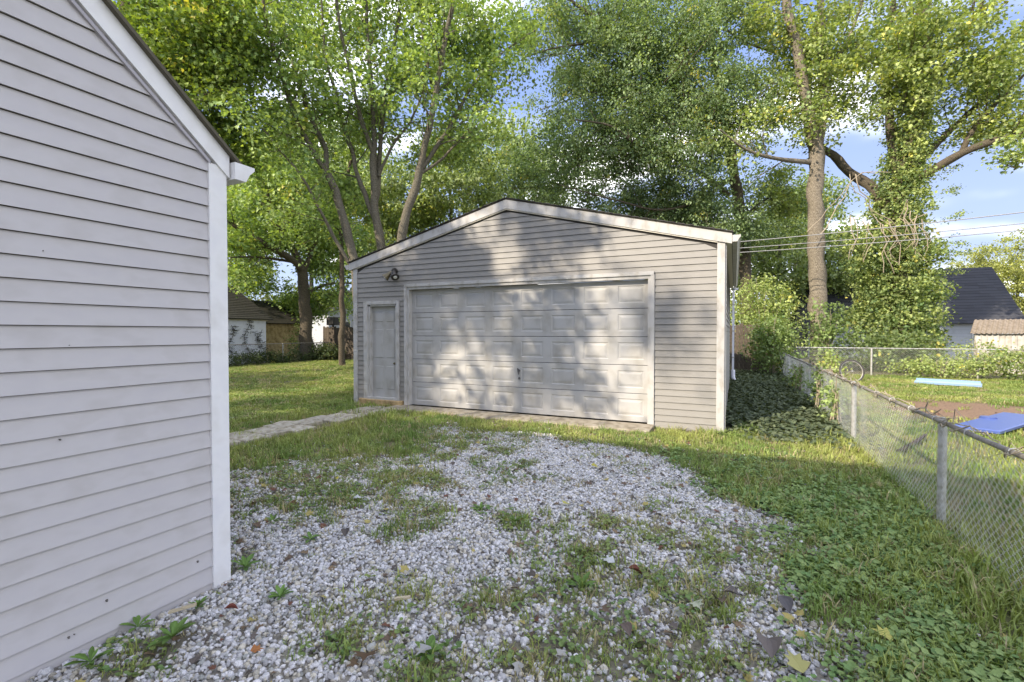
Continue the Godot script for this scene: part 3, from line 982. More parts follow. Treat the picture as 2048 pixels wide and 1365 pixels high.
# ---------------------------------------------------------------- paths, fences, yard things
func pavers() -> void:
	rng.seed = 9
	var a := Vector3(-6.35, 0, -7.62)
	var c := Vector3(-6.55, 0, -3.3)
	var path := MB.new()
	path.box(Vector3(-6.42, -0.012, -5.4), Vector3(0.75, 0.03, 4.6), Basis(Vector3.UP, -0.03))
	var t := struct("path", path.mesh(), mat("path_bed", Color(0.16, 0.13, 0.08), 0.95))
	var d := (c - a).normalized()
	var side := Vector3(-d.z, 0, d.x)
	var s := 0.0
	while s < 4.4:
		var l := rng.randf_range(0.36, 0.44)
		for q in [-0.2, 0.2] if fmod(s, 0.9) < 0.5 else [-0.22, 0.0, 0.22]:
			if rng.randf() < 0.08:
				continue
			var w := 0.375 if absf(q) == 0.2 else 0.2
			var b := MB.new()
			b.col = Color.WHITE * rng.randf_range(0.8, 1.12)
			b.bevel_box(Vector3.ZERO, Vector3(w, l - 0.03, 0.06), 0.01)
			var o := part("paver", b.mesh(), M.paver, t)
			o.position = a + d * (s + l / 2 + rng.randf_range(-0.02, 0.02)) + side * (q + rng.randf_range(-0.012, 0.012)) + Vector3(0, 0.026 + rng.randf_range(-0.006, 0.012), 0)
			o.basis = Basis(Vector3.UP, atan2(side.x, side.z) - PI / 2 + rng.randf_range(-0.04, 0.04)) * Basis(Vector3.RIGHT, -PI / 2 + rng.randf_range(-0.02, 0.02))
		s += l
	var b := MB.new()
	b.bevel_box(Vector3.ZERO, Vector3(0.42, 0.3, 0.05), 0.01)
	var o := solo("loose_slab", b.mesh(), M.paver, "pale square slab lying loose at the left of the paver path", "slab", G(575, 853) + Vector3(0, 0.035, 0))
	o.basis = Basis(Vector3.UP, 0.3) * Basis(Vector3.RIGHT, -PI / 2 + 0.03)


# Chain-link between two points of the ground: fabric, top rail, posts.
func chain_link(t: Node3D, a: Vector3, c: Vector3, tall: float, cell: float, posts: Array, gauge: float, bow: float, rail: Material, wire: Material, sides := 3) -> void:
	var d := (c - a)
	var length := d.length()
	d = d.normalized()
	var out := Vector3(-d.z, 0, d.x)
	var b := MB.new()
	var rows := int(tall / (cell * 0.5))
	var cols := int(length / cell)
	for i in cols:
		for way in [0, 1]:
			pass
		var pts := PackedVector3Array()
		var rad := PackedFloat32Array()
		for j in rows + 1:
			var s := (i + 0.5 * (j % 2) + 0.5 * 0.98 * (1 - j % 2) * 0.0) * cell
			var y := tall * j / rows
			var sway := bow * sin(PI * y / tall) * (0.6 + 0.8 * fine.get_noise_2d(s * 12, 3.0)) + 0.006 * (1 if j % 2 == 0 else -1)
			pts.append(a + d * (s + bow * 0.6 * fine.get_noise_2d(s * 20, y * 30)) + Vector3.UP * (y + 0.02) + out * sway)
			rad.append(gauge)
		b.tube(pts, rad, sides)
		var back := PackedVector3Array()
		for j in rows + 1:
			var s := (i + 1 - 0.5 * (j % 2)) * cell
			var y := tall * j / rows
			var sway := bow * sin(PI * y / tall) * (0.6 + 0.8 * fine.get_noise_2d(s * 12, 3.0)) + 0.006 * (1 if j % 2 == 1 else -1)
			back.append(a + d * (s + bow * 0.6 * fine.get_noise_2d(s * 20, y * 30)) + Vector3.UP * (y + 0.02) + out * sway)
		b.tube(back, rad, sides)
	part("chain_link", b.mesh(), wire, t).set_meta("kind", "stuff")
	b = MB.new()
	var n := int(length / 0.4)
	var pts := PackedVector3Array()
	var rad := PackedFloat32Array()
	for i in n + 1:
		pts.append(a + d * length * i / n + Vector3.UP * (tall + 0.008 + bow * 0.25 * fine.get_noise_1d(i * 9.0)))
		rad.append(0.0185)
	b.tube(pts, rad, 8)
	part("top_rail", b.mesh(), rail, t)
	for s in posts:
		b = MB.new()
		var p: Vector3 = a + d * s + out * 0.035
		b.tube([p + Vector3.UP * -0.1, p + Vector3.UP * (tall + 0.0), p + Vector3.UP * (tall + 0.03)], [0.031, 0.031, 0.016], 10)
		part("fence_post", b.mesh(), M.galvanized, t)
	b = MB.new()
	for i in int(length / 0.6):
		var p := a + d * (i * 0.6 + 0.2) + Vector3.UP * (tall + 0.008)
		var ring := PackedVector3Array()
		for k in 9:
			ring.append(p + out * cos(TAU * k / 8) * 0.027 + Vector3.UP * sin(TAU * k / 8) * 0.027)
		b.tube(ring, [0.003, 0.003, 0.003, 0.003, 0.003, 0.003, 0.003, 0.003, 0.003], 4)
	part("rail_ties", b.mesh(), wire, t).set_meta("kind", "stuff")


func plank_fence(label: String, x0: float, x1: float, z: float, seedling: int) -> void:
	rng.seed = seedling
	var t := thing("plank_fence", label, "fence", Vector3((x0 + x1) / 2, 0, z))
	var x := x0
	var b := MB.new()
	for y in [0.4, 1.5]:
		b.box(Vector3(0, y, -0.04), Vector3(x1 - x0, 0.09, 0.04))
	part("rail", b.mesh(), M.fence_wood, t)
	while x < x1:
		b = MB.new()
		b.col = Color.WHITE * rng.randf_range(0.7, 1.3)
		var h := 1.83 + rng.randf_range(-0.05, 0.05)
		b.bevel_box(Vector3.ZERO, Vector3(0.138, h, 0.02), 0.004)
		var o := part("plank", b.mesh(), M.fence_wood, t)
		o.position = Vector3(x - (x0 + x1) / 2 + 0.07, h / 2 + 0.03, rng.randf_range(-0.004, 0.004))
		o.rotation.z = rng.randf_range(-0.012, 0.012)
		x += 0.145


func fences() -> void:
	var t := thing("chain_link_fence", "low galvanized chain-link fence running along the right side of the drive", "fence", Vector3.ZERO)
	chain_link(t, Vector3(1.5, 0, -1.8), Vector3(1.5, 0, -20.8), 0.84, 0.068, [3.18, 6.35, 9.3, 12.3, 15.4, 18.5], 0.0016, 0.035, M.rusty_pipe, M.wire)
	t = thing("chain_link_fence", "chain-link fence across the back of the neighbouring yard", "fence", Vector3.ZERO)
	chain_link(t, Vector3(1.6, 0, -21.0), Vector3(14.0, 0, -21.0), 0.98, 0.075, [2.85, 5.75, 8.7, 11.6], 0.0028, 0.0, M.galvanized, M.wire)
	t = thing("chain_link_fence", "dark chain-link fence at the far left end of the lawn", "fence", Vector3.ZERO)
	chain_link(t, Vector3(-20.8, 0, -9.0), Vector3(-20.8, 0, -20.2), 0.98, 0.09, [1.7, 4.9, 8.0, 11.0], 0.0026, 0.0, M.rusty_pipe, M.dark_wire)
	rng.seed = 41
	t = thing("dead_vine", "dead brown vine stems wound along the right fence's top rail", "vine")
	for k in 5:
		var b := MB.new()
		var pts := PackedVector3Array()
		var rad := PackedFloat32Array()
		var z := -2.6 - 1.7 * k
		var ph := rng.randf() * TAU
		for i in 46:
			ph += rng.randf_range(0.15, 0.75)
			var o := 0.03 + 0.02 * rng.randf()
			pts.append(Vector3(1.5 + cos(ph) * o, 0.85 + sin(ph) * o + 0.012 * rng.randfn(), z - i * 0.05))
			rad.append(0.004 + 0.004 * absf(fine.get_noise_1d(i * 3.0 + k * 50)))
		b.tube(pts, rad, 5)
		for i in 7:
			var p := pts[rng.randi_range(2, 43)]
			b.tube([p, p + Vector3(rng.randfn() * 0.05, 0.03 + rng.randf() * 0.06, rng.randfn() * 0.08), p + Vector3(rng.randfn() * 0.09, rng.randfn() * 0.09, rng.randfn() * 0.14)], [0.004, 0.003, 0.0015], 4)
		part("stem", b.mesh(), M.vine_bark, t)
	plank_fence("weathered brown plank fence left of the garage, behind the lawn", -21.6, -17.6, -20.4, 31)
	plank_fence("weathered plank fence behind the garage's right rear corner", -1.0, 1.3, -20.4, 32)


func yard_things() -> void:
	# blue panels
	var b := MB.new()
	b.bevel_box(Vector3.ZERO, Vector3(1.15, 0.62, 0.05), 0.02)
	b.tube([Vector3(0.05, 0.24, 0.02), Vector3(0.05, 0.24, 0.045)], [0.1, 0.085], 16)
	var a := G(1904, 862, 0.03)
	var c := G(1975, 843, 0.03)
	var e := G(1984, 873, 0.03)
	var ux := (c - a).normalized()
	var uz := (e - a).normalized()
	b = MB.new()
	var w := (c - a).length() * 1.5
	var l := (e - a).length() * 1.2
	b.bevel_box(Vector3.ZERO, Vector3(w, l, 0.05), 0.015)
	var o := thing("plastic_sheet", "deep blue plastic sheet lying on the grass beyond the right fence", "plastic sheet", a + ux * w / 2 + uz * l / 2 + Vector3(0, 0.07, 0))  # stiff plastic panel with a raised boss
	var yaw := atan2(-ux.z, ux.x)
	o.basis = Basis(Vector3.UP, yaw)
	var q := part("sheet", b.mesh(), M.blue_plastic, o)
	q.basis = Basis(Vector3.RIGHT, -PI / 2)
	b = MB.new()
	b.tube([Vector3(0.1, 0.02, -l * 0.34), Vector3(0.1, 0.05, -l * 0.34)], [0.12, 0.1], 18)
	part("raised_boss", b.mesh(), M.blue_plastic, o)
	a = G(1830, 767, 0.02)
	c = G(1965, 775, 0.02)
	b = MB.new()
	b.bevel_box(Vector3.ZERO, Vector3((c - a).length(), 0.2, 0.09), 0.03)
	b.box(Vector3(0, 0.08, 0.06), Vector3((c - a).length() * 0.96, 0.03, 0.06))
	var r := solo("plastic_board", b.mesh(), M.pale_blue_plastic, "long pale blue plastic board lying across the sunny grass", "board", (a + c) / 2 + Vector3(0, 0.06, 0))
	r.basis = Basis(Vector3.UP, atan2(-(c - a).z, (c - a).x)) * Basis(Vector3.RIGHT, -PI / 2 + 0.1)
	# bicycle tyre by the back fence
	b = MB.new()
	var ring := PackedVector3Array()
	var rad := PackedFloat32Array()
	for k in 33:
		ring.append(Vector3(cos(TAU * k / 32) * 0.36, sin(TAU * k / 32) * 0.36, 0))
		rad.append(0.028)
	b.tube(ring, rad, 8)
	var p := G(1706, 764)
	var tyre := thing("bicycle_wheel", "old bicycle wheel leaning by the back chain-link fence", "wheel", p)
	var tm := part("tyre", b.mesh(), M.rubber, tyre)
	tm.position = Vector3(0, 0.33, 0)
	b = MB.new()
	rad.fill(0.012)
	for k in 33:
		ring[k] = ring[k] * 0.91
	b.tube(ring, rad, 6)
	for k in 14:
		b.tube([Vector3(0.015 * (k % 2), 0, 0.03 * (1 if k % 2 else -1)), Vector3(cos(TAU * k / 14) * 0.33, sin(TAU * k / 14) * 0.33, 0)], [0.002, 0.002], 3)
	b.tube([Vector3(0, 0, -0.04), Vector3(0, 0, 0.04)], [0.02, 0.02], 8)
	part("rim", b.mesh(), M.galvanized, tyre).position = tm.position
	tyre.basis = Basis(Vector3.UP, 0.35) * Basis(Vector3.RIGHT, -0.2)
	# a broken limb in the grass beyond the fence
	b = MB.new()
	a = G(1798, 908)
	c = G(1852, 884)
	b.tube([a + Vector3(0, 0.02, 0), (a + c) / 2 + Vector3(0, 0.06, 0.02), c + Vector3(0, 0.1, 0)], [0.035, 0.028, 0.018], 7, 0.1)
	solo("broken_branch", b.mesh(), M.log, "dark broken branch in the grass just beyond the right fence", "branch")
	# overhead wires from a pole behind the garage
	var pole := thing("utility_pole", "wooden utility pole standing behind the garage", "pole", Vector3(-5.5, 0, -24.0))
	b = MB.new()
	b.tube([Vector3(0, -0.2, 0), Vector3(0, 5.2, 0)], [0.13, 0.1], 10)
	part("post", b.mesh(), M.fence_wood, pole)
	var n := 0
	for y in [[486, 421, "topmost"], [497, 443, "middle"], [505, 456, "lowest"]]:
		b = MB.new()
		var from := P(1380, y[0] + 6, 21.0)
		var to := P(2300, y[1] - (y[0] - y[1]) * 0.42, 15.0)
		var pts := PackedVector3Array([pole.position + Vector3(0, 4.9 - 0.25 * n, 0)])
		var rr := PackedFloat32Array([0.016])
		for i in 13:
			var s := i / 12.0
			pts.append(from.lerp(to, s) - Vector3.UP * 0.3 * 4.0 * s * (1 - s) * 0.35)
			rr.append(0.018 if n == 0 else 0.016)
		b.tube(pts, rr, 5)
		solo("overhead_wire", b.mesh(), M.pale_wire, "%s of the three overhead wires crossing the ivy-clad tree" % y[2], "wire", Vector3.ZERO, "overhead wires")
		n += 1
	# dark bin behind the plank fence
	b = MB.new()
	b.bevel_box(Vector3(0, 0.55, 0), Vector3(0.62, 0.46, 0.5), 0.06)
	b.box(Vector3(0, 0.2, 0), Vector3(0.08, 0.5, 0.08))
	o = thing("dark_box", "dark box raised on a post above the left plank fence", "box", P(666, 662, 27.5))
	part("box", b.mesh(), M.rubber, o)
	b = MB.new()
	b.tube([Vector3(0, 0.3, 0), Vector3(0, -1.8, 0)], [0.05, 0.05], 8)
	part("post", b.mesh(), M.fence_wood, o)


# ---------------------------------------------------------------- neighbouring buildings
func gable_roof(t: Node3D, x0: float, x1: float, z0: float, z1: float, eave: float, peak: float, along_x: bool, m: Material, over := 0.25) -> void:
	var b := MB.new()
	var rows := 20
	for s in [0, 1]:
		for r in rows:
			var f0 := float(r) / rows
			var f1 := (r + 1.0) / rows
			var pts := []
			for f in [f0, f1]:
				var y := lerpf(eave - over * (peak - eave) / ((z1 - z0 if along_x else x1 - x0) / 2), peak, f)
				var lift: float = 0.04 if f == f0 else 0.02
				if along_x:
					var z := lerpf(z1 + over, (z0 + z1) / 2, f) if s == 0 else lerpf(z0 - over, (z0 + z1) / 2, f)
					pts.append([Vector3(x0 - over, y + lift, z), Vector3(x1 + over, y + lift, z)])
				else:
					var x := lerpf(x1 + over, (x0 + x1) / 2, f) if s == 0 else lerpf(x0 - over, (x0 + x1) / 2, f)
					pts.append([Vector3(x, y + lift, z1 + over), Vector3(x, y + lift, z0 - over)])
			var f := 0.0
			while f < 1.0:            # tabs of differing tone along each course
				var g := minf(1.0, f + rng.randf_range(0.25, 0.8) / maxf(1.0, pts[0][0].distance_to(pts[0][1])))
				b.col = Color.WHITE * rng.randf_range(0.72, 1.3)
				var drop := Vector3.UP * 0.06
				var lo := [pts[0][0].lerp(pts[0][1], f), pts[0][0].lerp(pts[0][1], g)]
				var hi := [pts[1][0].lerp(pts[1][1], f), pts[1][0].lerp(pts[1][1], g)]
				if s == 1:
					lo.reverse()
					hi.reverse()
				b.quad(lo[0], lo[1], hi[1], hi[0])
				b.quad(lo[0] - drop, lo[1] - drop, lo[1], lo[0])
				f = g
	part("roof", b.mesh(), m, t)


func gable_body(x0: float, x1: float, z0: float, z1: float, eave: float, peak: float, along_x: bool) -> ArrayMesh:
	var b := MB.new()
	var w := 0.04
	if along_x:
		b.extrude([Vector2(z0, -0.2), Vector2(z1, -0.2), Vector2(z1, eave - w), Vector2((z0 + z1) / 2, peak - w), Vector2(z0, eave - w)], Vector3(x1, 0, 0), Vector3.BACK, Vector3.UP, Vector3(x0 - x1, 0, 0))
	else:
		b.extrude([Vector2(x0, -0.2), Vector2(x1, -0.2), Vector2(x1, eave - w), Vector2((x0 + x1) / 2, peak - w), Vector2(x0, eave - w)], Vector3(0, 0, z1), Vector3.RIGHT, Vector3.UP, Vector3(0, 0, z0 - z1))
	return b.mesh()


func neighbours() -> void:
	rng.seed = 12
	var t := thing("outbuilding", "white block outbuilding with mossy shingle roof beyond the left fence", "shed", Vector3.ZERO)
	part("wall", gable_body(-28.0, -22.0, -17.0, -9.0, 2.34, 4.05, false), M.white_wall, t)
	gable_roof(t, -28.0, -22.0, -17.0, -9.0, 2.36, 4.1, false, M.old_shingle)
	var b := MB.new()
	b.box(Vector3(-21.98, 2.25, -13.0), Vector3(0.05, 0.2, 8.1))
	part("fascia", b.mesh(), M.soffit, t)
	b = MB.new()
	for q in [[-15.9, 2.2], [-16.6, 1.7], [-15.1, 1.9]]:
		var pts := PackedVector3Array()
		var rad := PackedFloat32Array()
		for i in 9:
			pts.append(Vector3(-21.96, q[1] * i / 8.0, q[0] + 0.15 * sin(i * 1.1 + q[0])))
			rad.append(0.009)
		b.tube(pts, rad, 5)
	var dead := thing("dead_vine", "dead brown vines climbing the white outbuilding wall", "vine")
	part("stem", b.mesh(), M.log, dead)
	var where := []
	var tints := []
	for i in 260:
		var q: Array = [[-15.9, 2.2], [-16.6, 1.7], [-15.1, 1.9]][rng.randi() % 3]
		var y := rng.randf() * float(q[1])
		where.append(Transform3D(Basis(Vector3.UP, rng.randf() * TAU).scaled(Vector3.ONE * rng.randf_range(0.5, 1.0)), Vector3(-21.9, y, float(q[0]) + 0.15 * sin(y * 4 + float(q[0])) + rng.randfn() * 0.12)))
		tints.append(Color(0.05, 0.05, 0.025))
	scatter("leaves", spray(301, 4, 0.1, 0.1, false), M.leaf, where, tints, dead)
	t = thing("outbuilding", "yellow stuccoed outbuilding with low shingle roof behind the white outbuilding", "shed", Vector3.ZERO)
	part("wall", gable_body(-31.0, -25.0, -22.3, -17.6, 2.2, 3.6, false), M.yellow_wall, t)
	gable_roof(t, -31.0, -25.0, -22.3, -17.6, 2.2, 3.6, false, M.old_shingle)
	t = thing("neighbour_house", "distant white house seen beside the left tree trunk", "house", Vector3.ZERO)
	part("wall", gable_body(-34.0, -28.0, -33.0, -27.0, 3.2, 5.0, true), M.pale_siding, t)
	gable_roof(t, -34.0, -28.0, -33.0, -27.0, 3.2, 5.0, true, M.blue_shingle)
	for q in [-28.8, -31.0]:
		b = MB.new()
		b.box(Vector3(-27.97, 1.9, q), Vector3(0.07, 1.2, 0.9))
		var win := part("window", b.mesh(), M.white_trim, t)
		b = MB.new()
		b.box(Vector3(-27.93, 1.9, q), Vector3(0.02, 1.0, 0.7))
		part("pane", b.mesh(), M.window_glass, win)
	# right: pale house with slate-blue roof
	t = thing("neighbour_house", "pale sided house with dark blue shingle roof behind the back fence", "house", Vector3.ZERO)
	part("wall", gable_body(4.3, 14.3, -44.0, -36.0, 2.3, 5.7, true), M.shadow_line_backing, t)
	gable_roof(t, 4.3, 14.3, -44.0, -36.0, 2.3, 5.65, true, M.blue_shingle, 0.3)
	var y := -0.1
	while y < 2.05:
		for q in [[4.3, 12.35], [13.25, 14.3]] if y > 0.75 and y < 1.75 else [[4.3, 14.3]]:
			part("siding_board", board(Vector3(0, 0, -35.99), Vector3.RIGHT, Vector3.BACK, y, q[0], q[1], q[0], q[1], 0.2), M.pale_siding, t)
		y += 0.2
	b = MB.new()
	b.box(Vector3(9.3, 2.16, -35.97), Vector3(10.1, 0.16, 0.06))
	part("fascia", b.mesh(), M.white_trim, t)
	b = MB.new()
	b.box(Vector3(12.8, 1.25, -35.98), Vector3(0.95, 1.05, 0.06))
	var win := part("window", b.mesh(), M.white_trim, t)
	b = MB.new()
	b.box(Vector3(12.8, 1.25, -35.945), Vector3(0.78, 0.88, 0.02))
	part("pane", b.mesh(), M.window_glass, win)
	# metal shed
	t = thing("metal_shed", "ribbed white metal shed with rusty corrugated roof behind the back fence", "shed", Vector3.ZERO)
	t.position = Vector3(8.47, 0, -24.5)
	t.rotation.y = -0.42
	var x0 := 0.0
	var x1 := 3.3
	b = MB.new()
	b.box(Vector3((x0 + x1) / 2, 0.7, -1.2), Vector3(x1 - x0, 1.6, 2.36))
	part("wall", b.mesh(), M.shed_metal, t)
	var x := x0 + 0.02
	while x < x1:
		b = MB.new()
		b.bevel_box(Vector3(x, 0.72, 0.0), Vector3(0.035, 1.56, 0.06), 0.012)
		part("rib", b.mesh(), M.shed_metal, t)
		x += 0.16
	b = MB.new()
	x = x0 - 0.12
	while x < x1:
		for q in [[x, 0.0, x + 0.03, 0.025], [x + 0.03, 0.025, x + 0.06, 0.025], [x + 0.06, 0.025, x + 0.09, 0.0], [x + 0.09, 0.0, x + 0.14, 0.0]]:
			b.quad(Vector3(q[0], 1.5 + q[1], 0.12), Vector3(q[2], 1.5 + q[3], 0.12), Vector3(q[2], 2.06 + q[3], -1.2), Vector3(q[0], 2.06 + q[1], -1.2))
			b.quad(Vector3(q[0], 2.06 + q[1], -1.2), Vector3(q[2], 2.06 + q[3], -1.2), Vector3(q[2], 1.5 + q[3], -2.54), Vector3(q[0], 1.5 + q[1], -2.54))
		x += 0.14
	part("roof", b.mesh(), M.shed_roof, t)


# ---------------------------------------------------------------- trees
var sprays := {}
var leaves_made := 0

func smooth_path(pts: Array, r0: float, r1: float, wob: float) -> Array:
	var cv := Curve3D.new()
	for i in pts.size():
		var a: Vector3 = pts[maxi(i - 1, 0)]
		var c: Vector3 = pts[mini(i + 1, pts.size() - 1)]
		var h := (c - a) / 6.0
		cv.add_point(pts[i], -h, h)
	var length := cv.get_baked_length()
	var n := maxi(4, int(length / 0.35))
	var out := PackedVector3Array()
	var rad := PackedFloat32Array()
	for i in n + 1:
		var t := float(i) / n
		var p := cv.sample_baked(length * t)
		p += Vector3(fine.get_noise_3d(p.y * 25, p.x * 3, 1), 0, fine.get_noise_3d(p.y * 25, p.x * 3, 50)) * wob
		out.append(p)
		rad.append(lerpf(r0, r1, pow(t, 0.85)))
	return [out, rad, length]


# limbs: [points, r0, r1, leafiness 0..1, where leaves start 0..1]
func tree(called: String, label: String, group: String, limbs: Array, o: Dictionary) -> Node3D:
	rng.seed = o.seed
	var foot: Vector3 = limbs[0][0][0]
	foot.y = 0
	var t := thing(called, label, "tree", foot, group)
	var twigs := MB.new()
	var where := [[], [], []]
	var tints := [[], [], []]
	var bark: Material = M[o.get("bark", "bark")]
	var reach: float = o.get("reach", 2.2)
	var every: float = o.get("every", 0.42)
	var n := 0
	for l in limbs:
		var pts := []
		for p in l[0]:
			pts.append(p - foot)
		var path := smooth_path(pts, l[1], l[2], 0.05 if n else 0.08)
		var b := MB.new()
		b.tube(path[0], path[1], 12 if l[1] > 0.1 else 7, 0.085)
		part("trunk" if l[1] >= o.get("trunk_from", 0.15) else "limb", b.mesh(), bark, t)
		n += 1
		if l[3] <= 0:
			continue
		var s: float = path[2] * l[4]
		while s < path[2]:
			var f: float = s / path[2]
			var k := mini(int(f * (path[0].size() - 1)), path[0].size() - 2)
			var at: Vector3 = path[0][k].lerp(path[0][k + 1], f * (path[0].size() - 1) - k)
			var dir: Vector3 = (path[0][k + 1] - path[0][k]).normalized()
			var a := rng.randf() * TAU
			var side := dir.cross(Vector3(cos(a), 0.3, sin(a))).normalized()
			var len := reach * rng.randf_range(0.45, 1.1) * (1.0 - 0.45 * f)
			branch(twigs, where, tints, at, (side + dir * 0.55 + Vector3(0, 0.15, 0)).normalized(), len, minf(path[1][k] * 0.4, 0.035), l[3], o)
			s += every * rng.randf_range(0.6, 1.4) / l[3]
	for q in o.get("masses", []):      # [centre, radius (Vector3), count]
		var groups := maxi(1, int(q[2] * float(o.get("dense", 3.0)) / 9.0))
		for i in groups:          # leaves hang in tufts at the ends of boughs
			var d := Vector3(rng.randfn(), rng.randfn(), rng.randfn()).normalized() * pow(rng.randf(), 0.42)
			var hub: Vector3 = q[0] - foot + d * q[1]
			if fine.get_noise_3dv((hub + foot) * 9.0) > float(o.get("gaps", 0.12)):
				continue
			var wide := rng.randf_range(0.24, 0.5) * float(o.get("tuft", 1.0)) * minf(1.0, q[1].x)
			for j in rng.randi_range(7, 14):
				var p := hub + Vector3(rng.randfn() * wide, rng.randfn() * wide * 0.5, rng.randfn() * wide)
				put_spray(where, tints, p, o)
				if j % 4 == 0:
					twigs.tube([hub, p], [0.009, 0.004], 3)
			if rng.randf() < 0.5:
				twigs.tube([hub, hub + Vector3(rng.randfn() * 0.3, -0.4 * rng.randf(), rng.randfn() * 0.3), hub + (q[0] - foot - hub) * 0.35 - Vector3(0, 0.5, 0)], [0.009, 0.014, 0.02], 4)
	if twigs.v.size():
		part("twigs", twigs.mesh(), bark, t).set_meta("kind", "stuff")
	for k in 3:
		if where[k].size():
			scatter("crown", sprays[o.leaf][k], M.leaf, where[k], tints[k], t)
	return t


func put_spray(where: Array, tints: Array, p: Vector3, o: Dictionary) -> void:
	leaves_made += 1
	var k := rng.randi() % 3
	var s: float = rng.randf_range(0.75, 1.25) * o.get("scale", 1.0)
	where[k].append(Transform3D((Basis(Vector3.UP, rng.randf() * TAU) * Basis(Vector3.RIGHT, rng.randf_range(-0.4, 0.4))).scaled(Vector3.ONE * s), p))
	var c: Color = (o.green as Color).lerp(o.light, clampf(rng.randfn(0.45, 0.3), 0, 1))
	if rng.randf() < 0.25 * float(o.get("yellow", 0.05)):
		c = Color(0.3, 0.27, 0.06)
	c = c.lerp(Color(0.13, 0.13, 0.13), 0.1)
	tints[k].append(c * 2.6 * rng.randf_range(0.6, 1.35))


func branch(twigs: MB, where: Array, tints: Array, at: Vector3, dir: Vector3, length: float, r: float, lush: float, o: Dictionary) -> void:
	var p := at
	var d := dir
	var pts := PackedVector3Array([p])
	var rad := PackedFloat32Array([r])
	var n := 4
	for i in n:
		d = (d + Vector3(rng.randfn() * 0.2, 0.05 - float(o.get("droop", 0.05)) * i, rng.randfn() * 0.2)).normalized()
		p += d * length / n
		pts.append(p)
		rad.append(maxf(0.004, r * (1.0 - 0.22 * (i + 1))))
		var m := int(round(rng.randf_range(1.6, 4.4) * lush * o.get("lush", 1.0)))
		for j in (m if i > 0 else 0):
			var e := Vector3(rng.randfn(), rng.randfn() * 0.6, rng.randfn()) * length * 0.2
			var q := p + e
			put_spray(where, tints, q, o)
			if j == 0:
				twigs.tube([p, q], [0.008, 0.004], 3)
	twigs.tube(pts, rad, 4)


func line(pix: Array, d0: float, d1: float) -> Array:      # points of the photograph, walking from depth d0 to d1
	var out := []
	for i in pix.size():
		out.append(P(pix[i][0], pix[i][1], lerpf(d0, d1, float(i) / maxi(1, pix.size() - 1))))
	return out


